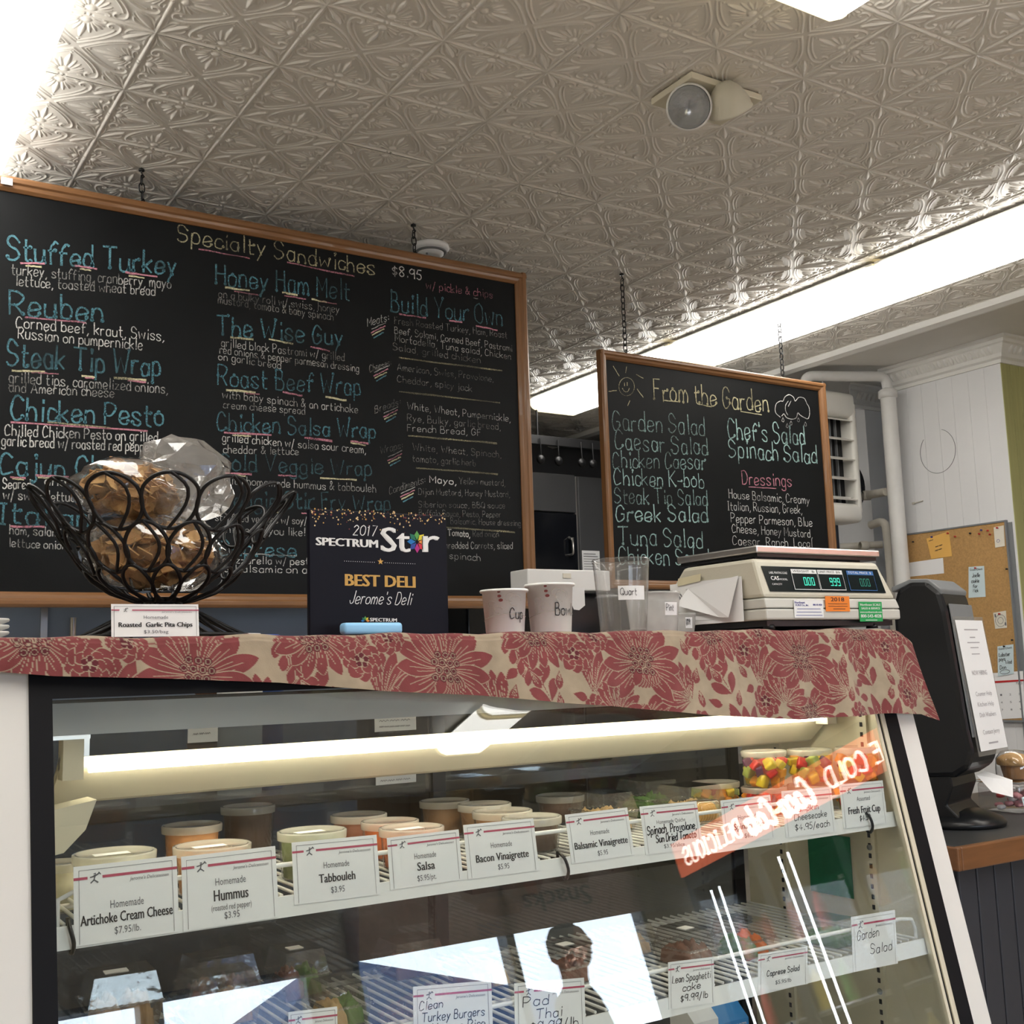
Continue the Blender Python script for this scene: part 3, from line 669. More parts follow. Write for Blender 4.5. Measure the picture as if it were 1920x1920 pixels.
# ================================================================== DELI CASE
yf = lambda z, a=1.755: a+SL*z
TOP = .060
case = thing('deli_case', 'white and black refrigerated deli case with slanted front glass', 'display case', (1.21, 1.9, FL))
def side(x0, x1, nm, m): MB().prism([(yf(TOP)+.004, TOP), (yf(-.95)+.004, -.95), (yf(-.95)+.004, FL), (2.22, FL), (2.22, TOP)], (x0, 0, 0), (0, 1, 0), (0, 0, 1), (x1-x0, 0, 0)).build(nm, m, case)
side(.255, .296, 'side_panel', 'white_metal'); side(2.105, 2.164, 'side_panel', 'white_metal')
def fr(x0, x1, z0, z1, nm, m, a=1.755, d=.03):      # piece lying in the slanted front plane
    return MB().obox((x0, yf(z0, a), z0), (x1-x0, 0, 0), (0, SL*(z1-z0), z1-z0), (0, d, 0)).build(nm, m, case)
fr(.296, .327, -.95, .055, 'front_frame', 'frame_black'); fr(2.066, 2.105, -.95, .055, 'front_frame', 'frame_black')
fr(.327, 2.066, -.022, .055, 'front_frame', 'frame_black'); fr(.327, 2.066, -.95, -.90, 'front_frame', 'frame_black')
fr(2.036, 2.044, -.90, -.022, 'gasket', 'cream_liner', 1.757, .012); fr(2.052, 2.066, -.90, -.022, 'gasket', 'cream_liner', 1.757, .012); fr(2.044, 2.052, -.90, -.022, 'gasket', 'black_plastic', 1.760, .01)
MB().obox((.327, yf(-.90, 1.759), -.90), (1.71, 0, 0), (0, SL*.878, .878), (0, .006, 0)).build('front_glass', 'glass', case)
MB().box(.29, 2.11, yf(TOP)+.01, 2.22, TOP-.02, TOP).build('top_panel', 'white_metal', case)
MB().box(.29, 2.11, yf(-.95)+.01, 2.22, FL+.08, -.93).box(.32, 2.08, yf(-.95)+.06, 2.18, FL, FL+.08).build('base_cabinet', 'white_metal', case)
MB().prism([(yf(-.05)+.03, -.05), (yf(-.93)+.035, -.93), (2.18, -.93), (2.18, -.05)], (2.060, 0, 0), (0, 1, 0), (0, 0, 1), (.04, 0, 0)).build('side_liner', 'cream_liner', case)
MB().prism([(yf(-.05)+.03, -.05), (yf(-.93)+.035, -.93), (2.18, -.93), (2.18, -.05)], (.302, 0, 0), (0, 1, 0), (0, 0, 1), (.024, 0, 0)).build('side_liner', 'cream_liner', case)
MB().box(.327, 2.06, 1.80, 1.812, -.077, -.030).build('inner_header', 'grey_band', case)
for yy in (1.785, 2.056):
    st = MB().box(2.052, 2.061, yy-.014, yy+.014, -.92, -.10).build('slotted_standard', 'cream_liner', case)
    sl = MB()
    for k in range(36): sl.box(2.0508, 2.053, yy-.0035, yy+.0035, -.90+k*.022, -.890+k*.022)
    sl.build('slots', 'ink', st)['kind'] = 'stuff'
    for zz in (-.415, -.72): xf(MB().lathe([(0, .003), (.006, .003), (.007, 0)], n=12), look((2.052, yy, zz), (-1, 0, 0))).build('screw', 'grey_plastic', st)
# rear sliding doors
for x0, x1, yy in ((.327, 1.20, 2.175), (1.17, 2.06, 2.195)):
    d = MB().box(x0, x0+.03, yy, yy+.015, -.93, -.03).box(x1-.03, x1, yy, yy+.015, -.93, -.03).box(x0+.03, x1-.03, yy, yy+.015, -.93, -.88).box(x0+.03, x1-.03, yy, yy+.015, -.06, -.03).build('rear_door', 'black_plastic', case)
    MB().box(x0+.03, x1-.03, yy+.005, yy+.010, -.88, -.06).build('door_glass', 'rear_glass', d)
# lamp in the case
lp = MB().prism([(1.855, -.112), (1.865, -.112), (1.945, -.182), (1.935, -.188), (1.925, -.184), (1.86, -.128)], (.36, 0, 0), (0, 1, 0), (0, 0, 1), (1.68, 0, 0)).build('lamp_reflector', 'cream_lamp', case)
MB().tube([(.40, 1.846, -.127), (1.99, 1.846, -.127)], .0095, 12).build('fluorescent_tube', 'case_tube', lp)
for x_ in (.36, 2.0): MB().box(x_, x_+.03, 1.835, 1.87, -.145, -.085).build('lamp_socket', 'cream_lamp', lp)
MB().box(.327, .40, 1.84, 1.90, -.085, -.075).box(.385, .40, 1.845, 1.86, -.112, -.075).build('lamp_bracket', 'steel', case)
MB().prism([(0, 0), (.075, .012), (.06, -.03), (.03, -.06), (0, -.065)], (.327, 1.80, -.185), (1, 0, 0), (0, 0, 1), (0, .06, 0)).build('corner_shield', 'cream_lamp', case)
# wire shelves
def shelf(zs, yfr, yb, label):
    t = thing('wire_shelf', label, 'shelf', (1.19, (yfr+yb)/2, zs))
    rod = None
    for k in range(76):
        x = .345+k*.0225
        if rod is None: rod = MB().tube([(x, yfr+.022, zs), (x, yb, zs)], .0028, 6).build('rod', 'white_plastic', t)
        else: c = dup(rod, t); c.location.x += k*.0225
    MB().tube([(.335, yfr+.014, zs-.006), (2.045, yfr+.014, zs-.006)], .004, 8).build('front_bar', 'white_plastic', t)
    for yy in (yfr+.2, yb-.02): MB().tube([(.335, yy, zs-.006), (2.045, yy, zs-.006)], .004, 8).build('cross_bar', 'white_plastic', t)
    MB().obox((.330, yfr-.002, zs-.028), (1.715, 0, 0), (0, .006, .030), (0, .004, 0)).build('price_channel', 'white_plastic', t)
    MB().tube([(.335, yfr+.022, zs), (.335, yfr+.022, zs+.035), (.36, yfr+.022, zs+.045), (1.99, yfr+.022, zs+.045), (2.025, yfr+.022, zs+.04), (2.035, yfr+.022, zs+.02), (2.035, yfr+.022, zs)], .0038, 8).build('guard_rail', 'white_plastic', t)
    for yy in (yfr+.015, yb-.01): MB().box(2.03, 2.05, yy-.01, yy+.01, zs-.03, zs-.008).build('bracket', 'white_plastic', t)
    return t
Z1, Z2 = -.332, -.585
sh1 = shelf(Z1, 1.700, 2.16, 'upper white wire shelf in the deli case holding dips and dressings')
sh2 = shelf(Z2, 1.642, 2.16, 'lower white wire shelf in the deli case holding boxed meals')
def tie(x, zs, yfr, label): tag(MB().tube(catmull([(x, yfr+.02, zs+.01), (x-.002, yfr-.004, zs+.002), (x+.003, yfr-.008, zs-.02), (x+.002, yfr+.002, zs-.034), (x, yfr+.02, zs-.012)], 4), .0030, 6, closed=True).build('cable_tie', 'black_plastic', loc='base'), label, 'cable tie')
for px, lb in ((132, 'black tie round the shelf edge left of the artichoke card'), (1072, 'black tie round the shelf edge left of the balsamic card'), (1668, 'black tie at the right end of the upper shelf')):
    tie(onG(px, 1700, 1.771).x if px < 2000 else 0, Z1, 1.700, lb)
tag(MB().box(2.0555, 2.0575, 1.845, 1.972, -.535, -.40).build('green_sheet', 'green_sheet', loc='base'), 'green printed sheet taped inside the right wall of the case', 'sheet')
for (x0, y0, x1, y1), lb, bits in (((352, 1363, 408, 1390), 'small white note taped high on the rear door left', 1), ((702, 1340, 780, 1368), 'white price note taped at the top of the middle rear door', 3), ((704, 1430, 780, 1466), 'white handwritten note taped on the rear door under the lamp', 3)):
    a, b = onY(x0, y0, 2.172), onY(x1, y1, 2.172); nt = tag(MB().box(a.x, b.x, 2.171, 2.1725, b.z, a.z).build('paper_note', 'paper', loc='base'), lb, 'note')
    mb = MB()
    for k in range(bits): write(mb, ['~~~', '~~~~~~', '~~~~'][k], V3((a.x+.01, 2.1702, a.z-.016-k*.012)), V3((b.x-.015, 2.1702, a.z-.016-k*.012)), .008, NB, .0005)
    mb.build('handwriting', 'ink_grey', nt)

# ------------------------------------------------------------------ price cards
def logo(mb, c, u, v, h):
    for P in ([(-.5, .1), (0, .2), (.5, .5)], [(0, .2), (-.1, -.2), (-.45, -.5)], [(-.1, -.2), (.3, -.5)], [(-.1, .45), (.05, .5), (.05, .3), (-.1, .3)], [(.4, .55), (.6, .35)]): ribbon(mb, P, c, u*h, v*h, u.cross(v), h*.07)
CARDS = [
 ('artichoke', [(138,1631),(331,1604),(139,1776),(337,1752)], [('p','Homemade',.42,.10,.32,0),('b','Artichoke Cream Cheese',.24,.13,.88,0),('p','$7.95/lb.',.09,.09,.25,0)], 'price card reading Homemade Artichoke Cream Cheese at the left end of the shelf'),
 ('hummus', [(341,1609),(516,1586),(344,1747),(525,1722)], [('p','Homemade',.55,.10,.32,0),('b','Hummus',.34,.15,.36,0),('p','(roasted red pepper)',.21,.08,.42,0),('p','$3.95',.09,.09,.16,0)], 'price card reading Homemade Hummus roasted red pepper'),
 ('tabbouleh', [(546,1579),(706,1565),(552,1697),(713,1676)], [('p','Homemade',.53,.10,.30,0),('b','Tabbouleh',.30,.14,.42,0),('p','$3.95',.12,.10,.16,0)], 'price card reading Homemade Tabbouleh'),
 ('salsa', [(724,1573),(860,1555),(732,1669),(867,1651)], [('p','Homemade',.52,.11,.30,0),('b','Salsa',.29,.16,.24,0),('p','$5.95/pt.',.09,.11,.26,0)], 'price card reading Homemade Salsa'),
 ('bacon', [(864,1542),(1000,1534),(878,1649),(1007,1627)], [('p','Homemade',.52,.10,.30,0),('b','Bacon Vinaigrette',.28,.14,.74,0),('p','$5.95',.11,.10,.16,0)], 'price card reading Homemade Bacon Vinaigrette'),
 ('balsamic', [(1058,1526),(1176,1514),(1072,1620),(1189,1601)], [('p','Homemade',.52,.10,.30,0),('b','Balsamic Vinaigrette',.27,.14,.84,0),('p','$5.95',.09,.10,.16,0)], 'price card reading Homemade Balsamic Vinaigrette'),
 ('quiche', [(1197,1509),(1306,1502),(1211,1603),(1317,1586)], [('p','Homemade Quiche',.60,.08,.5,0),('h','Spinach, Provolone,',.40,.17,.86,0),('h','Sun Dried Tomato',.22,.15,.7,.05),('p','$3.95/slice',.09,.08,.36,0)], 'price card hand-lettered Spinach Provolone Sun Dried Tomato'),
 ('pie', [(1353,1501),(1444,1490),(1360,1585),(1456,1571)], [('p','Homemade',.52,.10,.4,0),('b','Spinach Pie',.30,.14,.6,0),('p','$6.50',.10,.10,.22,0)], 'price card reading Spinach Pie left of the pumpkin cheesecake card'),
 ('cheesecake', [(1463,1483),(1558,1475),(1474,1571),(1566,1559)], [('hr','Pumpkin',.52,.13,.5,-.05),('h','Cheesecake',.34,.14,.66,.02),('h','$4.95/each',.12,.14,.7,.04)], 'price card hand-lettered Pumpkin Cheesecake'),
 ('fruit', [(1572,1471),(1655,1463),(1582,1554),(1663,1544)], [('p','Assorted',.58,.10,.3,0),('b','Fresh Fruit Cup',.30,.16,.72,0),('h','$4.50',.12,.12,.25,0)], 'price card reading Fresh Fruit Cup at the right end of the shelf'),
 ('garden', [(1595,1721),(1678,1706),(1600,1823),(1683,1808)], [('h','Garden',.55,.17,.5,-.14),('h','Salad',.26,.17,.5,.14)], 'price card hand-lettered Garden Salad on the lower shelf'),
 ('caprese', [(1421,1790),(1514,1774),(1421,1862),(1514,1846)], [('hb','Caprese Salad',.38,.14,.66,0),('p','$5.95/lb',.14,.10,.32,0)], 'price card reading Caprese Salad on the lower shelf'),
 ('spaghetti', [(1250,1804),(1338,1794),(1254,1893),(1338,1880)], [('h','Lean Spaghetti',.54,.15,.84,0),('h','cake',.34,.15,.4,0),('h','$9.99/lb',.12,.14,.6,.05)], 'price card hand-lettered spaghetti cake on the lower shelf'),
 ('padthai', [(962,1846),(1095,1833),(966,1950),(1097,1937)], [('h','Pad',.56,.18,.38,-.2),('h','Thai',.32,.18,.38,-.02),('h','$9.99/lb',.10,.18,.7,.05)], 'price card hand-lettered Pad Thai on the lower shelf'),
 ('turkey', [(772,1852),(921,1838),(776,1965),(923,1950)], [('h','Clean',.60,.14,.3,-.28),('h','Turkey Burgers',.40,.15,.8,0),('h','w/ brown Rice',.20,.15,.8,0)], 'price card hand-lettered Clean Turkey Burgers with brown rice'),
 ('plain', [(540,1901),(632,1887),(542,2000),(634,1990)], [], 'price card cut off by the bottom edge left of the turkey burgers card'),
]
for key, (tl, tr, bl, br), lines, lab in CARDS:
    A = 1.7745 if tl[1] < 1660 else 1.772
    TL, TR, BL, BR = [onG(*p, A) for p in (tl, tr, bl, br)]
    o = (BL); u = ((TR-TL)+(BR-BL))*.5; v = ((TL-BL)+(TR-BR))*.5; Wd, Hh = u.length, v.length; u.normalize(); v.normalize(); n = u.cross(v).normalized()
    if n.y > 0: n = -n
    t = thing('price_card', lab, 'price card', o+u*Wd/2)
    MB().obox(o, u*Wd, v*Hh, -n*.0008).build('card', 'paper', t)
    s = MB(); q = o+n*.0005; hh = Hh*.035
    for x0, x1 in ((0, .13), (.27, 1.0)): s.add([q+u*Wd*x0+v*(Hh*.82), q+u*Wd*x1+v*(Hh*.82), q+u*Wd*x1+v*(Hh*.82+hh), q+u*Wd*x0+v*(Hh*.82+hh)], [(0, 1, 2, 3)])
    s.build('red_stripe', 'stripe_red', t)
    bd = MB(); i_ = .05
    for P in ([(i_, .02), (i_, .94)], [(i_, .94), (1-i_, .94)], [(1-i_, .94), (1-i_, .02)]): ribbon(bd, [(a*Wd, b*Hh) for a, b in P], q, u, v, n, .0003)
    logo(bd, q+u*Wd*.20+v*Hh*.83, u, v, Hh*.12); bd.build('border_print', 'ink_grey', t)
    pr_ = MB(); pprint(pr_, "Jerome's Delicatessen", q+v*Hh*.745, u, v, Hh*.045, Wd*.38, cx=Wd*.72, shear=.2)
    gr = MB(); bl_ = MB(); hw = MB(); hr_ = MB()
    for kd, tx, y_, h_, w_, dx in lines:
        if kd == 'p': pprint(gr, tx, q+v*Hh*y_, u, v, Hh*h_, Wd*w_, cx=Wd*(.5+dx))
        elif kd == 'b': pprint(bl_, tx, q+v*Hh*y_, u, v, Hh*h_, Wd*w_, cx=Wd*(.5+dx), bold=.0003)
        else: write(hr_ if kd == 'hr' else hw, tx, q+u*Wd*(.5+dx-w_/2)+v*Hh*y_, q+u*Wd*(.5+dx+w_/2)+v*Hh*(y_+.02), Hh*h_, n, .0011 if key == 'quiche' else .0007, .15, False, v+u*.12)
    for m__, nm_, mt in ((pr_, 'shop_name', 'ink_grey'), (gr, 'small_print', 'ink_grey'), (bl_, 'product_name', 'ink'), (hw, 'handwriting', 'ink'), (hr_, 'handwriting', 'stripe_red')):
        if m__.v: m__.build(nm_, mt, t)

from mathutils import noise
# ------------------------------------------------------------------ tubs of dips on the upper shelf
def dep(p): return float(R[:, 2] @ np.array(p))
def tub(px0, px1, py, Y, fill, label, zb=Z1+.003, taper=.86, lid='lid_plastic', wall='deli_plastic', fillh=.84, group='deli tubs on the upper shelf', label2=False, h=None):
    Y += .022; c = onY((px0+px1)/2, py, Y); r = (px1-px0)/2*dep(c)/F*.93; zt = c.z
    if h is not None: zb = zt-h
    elif zt-zb < .03: zt = zb+.05
    H = zt-zb; t = thing('deli_tub', label, 'tub', (c.x, Y, zb), group=group)
    prof = [(r*taper-.004, .0), (r*taper, .003), (r*.94, H-.012), (r*.97, H-.010), (r*.97, H-.004)]
    MB().lathe([(.001, .001)]+prof, n=32).build('wall', wall, t, local=True)
    MB().lathe([(.001, .003), (r*taper-.003, .004), (r*(taper+(.94-taper)*fillh)-.003, H*fillh), (.001, H*fillh+.003)], n=32).build('filling', fill, t, local=True)
    MB().lathe([(r*.99, H-.013), (r*1.0, H-.002), (r*.985, H), (r*.90, H), (r*.88, H-.003), (.001, H-.003)], n=32).build('lid', lid, t, local=True)
    if label2: MB().add([(-r*.5, -.012, H-.0022), (r*.35, -.012, H-.0022), (r*.35, .012, H-.0022), (-r*.5, .012, H-.0022)], [(0, 1, 2, 3)]).build('lid_label', 'paper', t, local=True)
    return t
tub(133, 297, 1597, 1.775, 'f_cream', 'tub of pale herbed cream cheese behind the artichoke card', label2=True)
tub(58, 160, 1616, 1.93, 'f_cream', 'lower tub of vegetable cream cheese at the left wall of the case', h=.075)
tub(320, 476, 1583, 1.785, 'f_hummus', 'tub of orange red-pepper hummus behind the hummus card', label2=True)
tub(515, 655, 1556, 1.80, 'f_tabb', 'tub of green flecked tabbouleh behind its card', label2=True)
tub(615, 730, 1526, 2.02, 'f_soup', 'brown tub at the back, behind the orange salsa tubs')
tub(672, 790, 1538, 1.895, 'f_salsa', 'middle orange salsa tub of the three')
tub(705, 838, 1550, 1.775, 'f_salsa', 'front orange salsa tub with a pale label on its lid', label2=True, lid='lid_plastic')
tub(782, 884, 1500, 2.08, 'f_brown', 'farthest brown dressing tub beside the dark door post')
tub(853, 963, 1506, 1.985, 'f_brown', 'second brown dressing tub from the back')
tub(880, 1003, 1519, 1.885, 'f_bacon', 'tan bacon vinaigrette tub behind its card')
tub(935, 1058, 1530, 1.785, 'f_dark', 'dark balsamic tub with a cream lid between two price cards')
tub(300, 420, 1545, 2.05, 'f_hummus', 'tub at the back left of the shelf by the rear door')
tub(410, 520, 1510, 2.09, 'f_dark', 'tall dark soup tub at the back of the shelf', lid='deli_frost')
tub(1000, 1100, 1490, 2.06, 'f_dark', 'dark tub at the back behind the balsamic card', lid='deli_frost')
# clear hinged boxes
def clam(px0, px1, pyt, Y, zb, hgt, fill, label, dpt=.12, dome=.55, fm=None, grp='clear hinged food boxes', rz=0.0, sticker=False):
    a, b = onY(px0, pyt, Y), onY(px1, pyt, Y); c = (a+b)/2; w = (px1-px0)*dep(c)/F*.92
    t = thing('hinged_box', label, 'food box', (c.x, Y, zb), rz, grp); H = hgt; hx, hy = w/2, dpt/2
    def frus(mb, z0, z1, s0, s1):
        P = [(-hx*s0, -hy*s0, z0), (hx*s0, -hy*s0, z0), (hx*s0, hy*s0, z0), (-hx*s0, hy*s0, z0), (-hx*s1, -hy*s1, z1), (hx*s1, -hy*s1, z1), (hx*s1, hy*s1, z1), (-hx*s1, hy*s1, z1)]
        return mb.add(P, [(0, 1, 5, 4), (1, 2, 6, 5), (2, 3, 7, 6), (3, 0, 4, 7)])
    m1 = frus(MB(), 0, H*.5, .82, .96); m1.add([(-hx*.82, -hy*.82, .001), (hx*.82, -hy*.82, .001), (hx*.82, hy*.82, .001), (-hx*.82, hy*.82, .001)], [(0, 3, 2, 1)]); m1.build('tray', 'box_plastic', t, local=True)
    m2 = frus(MB(), H*.5, H, .96, .78); m2.add([(-hx*.78, -hy*.78, H), (hx*.78, -hy*.78, H), (hx*.78, hy*.78, H), (-hx*.78, hy*.78, H)], [(0, 1, 2, 3)]); m2.build('lid', 'box_plastic', t, local=True)
    P = []; n = 20
    for k in range(4*n):     # scalloped flange between lid and tray
        e, f = divmod(k, n); s = f/n*2-1; q = [(s*hx, -hy), (hx, s*hy), (-s*hx, hy), (-hx, -s*hy)][e]; sc = 1.0+.018*(k % 2); P.append((q[0]*sc, q[1]*sc, H*.5+.002*(k % 2)))
    MB().tube(P, .0022, 5, closed=True).build('flange', 'box_plastic', t, local=True)
    for k in range(2):
        bm = bmesh.new(); bmesh.ops.create_grid(bm, x_segments=14, y_segments=14, size=1)
        for v_ in bm.verts:
            e_ = max(0, 1-max(abs(v_.co.x), abs(v_.co.y))**6); x_, y_ = v_.co.x*hx*.40+(k*2-1)*hx*.38, v_.co.y*hy*.80
            v_.co = Vector((x_, y_, .003+e_*H*(.46+.22*noise.noise(Vector((x_*70+H*900, y_*70, k*5)))+.12*noise.noise(Vector((x_*200, y_*200, 3))))))
        MB().bm(bm, True).build('filling', fill if k != 1 or fm is None else fm, t, local=True)
    if sticker: MB().box(-hx*.45, hx*.15, -hy*.35, hy*.1, H+.0004, H+.001).build('price_sticker', 'paper', t, local=True)
    return t
clam(1085, 1178, 1512, 1.93, Z1+.003, .075, 'pasta', 'clear box behind the balsamic card'); clam(1165, 1262, 1490, 2.02, Z1+.003, .080, 'greens', 'clear ridged box behind the quiche card'); clam(1240, 1345, 1500, 1.90, Z1+.003, .075, 'pasta', 'clear box left of the spinach pie card')
t = thing('cracker_pack', 'small pack of orange crackers between the quiche and spinach pie cards', 'crackers', onY(1332, 1535, 1.77))
b0 = onY(1312, 1530, 1.77)
for k in range(7): xf(MB().lathe([(.001, -.003), (.017, -.003), (.018, 0), (.017, .003), (.001, .003)], n=14), look((b0.x+.004+k*.007, 1.785, b0.z+.004), (1, -.25, .1))).build('cracker', 'cracker', t)
MB().bbox(b0.x-.006, b0.x+.052, 1.762, 1.808, b0.z-.017, b0.z+.027, .008).build('wrapper', 'bag_plastic', t)
# fruit cups
chunk = MB().bbox(-.5, .5, -.5, .5, -.5, .5, .16, 2)
CM = {}
for c_ in ('fr_yellow', 'fr_orange', 'fr_red', 'fr_green', 'fr_purple'):
    o_ = chunk.build('fruit_chunk', c_); CM[c_] = o_.data; bpy.data.objects.remove(o_)
FT = []
def fruit(px0, px1, py, Y, label, h=.07, zb=None):
    c = onY((px0+px1)/2, py, Y); r = (px1-px0)/2*dep(c)/F*.97; zt = c.z; zb = zb if zb is not None else zt-h; h = zt-zb
    FT.append(zt); t = thing('fruit_cup', label, 'fruit cup', (c.x, Y, zb), group='cups of cut fruit')
    MB().lathe([(.001, .001), (r*.80, .001), (r*.94, h-.008), (r*.97, h-.006)], n=32).build('cup', 'deli_plastic', t, local=True)
    MB().lathe([(r*.98, h-.012), (r, h-.002), (r*.97, h), (r*.90, h-.001), (r*.88, h-.004), (.001, h-.004)], n=32).build('lid', 'lid_plastic', t, local=True)
    cs = ['fr_yellow', 'fr_orange', 'fr_red', 'fr_green', 'fr_orange', 'fr_yellow', 'fr_red', 'fr_purple']
    for lay in range(3):
        for k in range(8):
            a = k*math.pi/4+lay*.5+random.uniform(-.2, .2); rr = r*(.62+.06*lay)*(1 if k else .2)
            f = bpy.data.objects.new('fruit_chunk', CM[random.choice(cs)]); COL.objects.link(f); f.parent = t
            f.location = (rr*math.cos(a), rr*math.sin(a), .014+lay*(h-.024)/3+random.uniform(-.003, .003)); f.rotation_euler = (random.uniform(0, 6), random.uniform(0, 6), random.uniform(0, 6)); s_ = random.uniform(.018, .025); f.scale = (s_*1.15, s_, s_*.8)
fruit(1388, 1476, 1474, 1.872, 'left fruit cup of the bottom layer', zb=Z1+.003); fruit(1474, 1562, 1470, 1.862, 'middle fruit cup of the bottom layer', zb=Z1+.003); fruit(1564, 1648, 1466, 1.778, 'right fruit cup of the bottom layer behind the fruit card', zb=Z1+.003)
z3 = FT[-3:]
fruit(1387, 1475, 1407, 1.872, 'left fruit cup of the top layer, with mango and melon', zb=z3[0]+.001); fruit(1474, 1562, 1404, 1.862, 'middle fruit cup of the top layer behind the red glow', zb=z3[1]+.001); fruit(1564, 1648, 1400, 1.778, 'right fruit cup of the top layer by the case wall', zb=z3[2]+.001)
fruit(1292, 1388, 1465, 2.0, 'darker fruit cup standing back left of the fruit stacks', zb=Z1+.003)
# lower shelf boxes
ZB = Z2+.003
LOW = [(150, 302, 1795, 1882, 'bread', None, 'box with a bread-crusted square at the front left of the lower shelf', True), (335, 480, 1738, 1795, 'meat', None, 'dark wrapped box at the back left of the lower shelf', False), (325, 485, 1818, 1915, 'meat', 'bread', 'flat clear box right of the bread box', False),
 (505, 605, 1775, 1838, 'meat', 'greens', 'clear box below the tabbouleh card', True), (585, 680, 1838, 1915, 'pasta', 'greens', 'clear box in front below the salsa card', False), (705, 825, 1758, 1815, 'meat', None, 'clear ridged box left of the door post on the lower shelf', False), (845, 955, 1778, 1845, 'meat', 'pasta', 'clear box above the turkey burgers card', True),
 (1008, 1110, 1768, 1838, 'meat', None, 'clear box of browned noodles behind the Pad Thai card', True), (1130, 1215, 1728, 1785, 'pasta', None, 'clear box at the back behind the Pad Thai card', False), (1238, 1330, 1738, 1806, 'meat', None, 'clear box of sauced pasta behind the spaghetti card', True), (1345, 1432, 1722, 1790, 'greens', 'f_salsa', 'clear box of tomato and basil salad behind the Caprese card', False), (1515, 1590, 1722, 1780, 'greens', None, 'clear box of salad left of the Garden Salad card', False)]
for x0, x1, yt, yb_, f1, f2, lb, stk in LOW:
    d_ = ray((x0+x1)/2, yb_); Y = max(1.735, min(2.085, ZB/(d_[2]/d_[1]))); h = max(.055, min(.095, onY((x0+x1)/2, yt, Y).z-ZB)); clam(x0, x1, yt, Y, ZB, h, f1, lb, dpt=.105, fm=f2, sticker=stk, rz=random.uniform(-.12, .12))
def carton(px, w, m, label, hgt=.20):
    p = onY(px, 1884, 1.72); t = thing('carton', label, 'carton', (p.x, 1.76, -.929), group='cartons on the floor of the case'); H = p.z+.929
    MB().box(-w/2, w/2, -.035, .035, 0, H-.03).prism([(-.035, H-.03), (.035, H-.03), (0, H)], (-w/2, 0, 0), (0, 1, 0), (0, 0, 1), (w, 0, 0)).build('body', m, t, local=True)
    mb = MB()
    for k in range(5): pprint(mb, ['ULTRA-PASTEURIZED', 'HOMOGENIZED', '_', '_', '_'][k] if m == 'blue_box' else '_', V3((-w/2+.006, -.0355, H-.045-k*.016)), V3((1, 0, 0)), V3((0, 0, 1)), .008, w-.012, x=0.0)
    mb.build('print', 'white_print' if m == 'blue_box' else 'ink_grey', t, local=True)
carton(1378, .075, 'blue_box', 'blue cream carton on the floor of the case'); carton(1326, .06, 'paper', 'white cream carton left of the blue one')

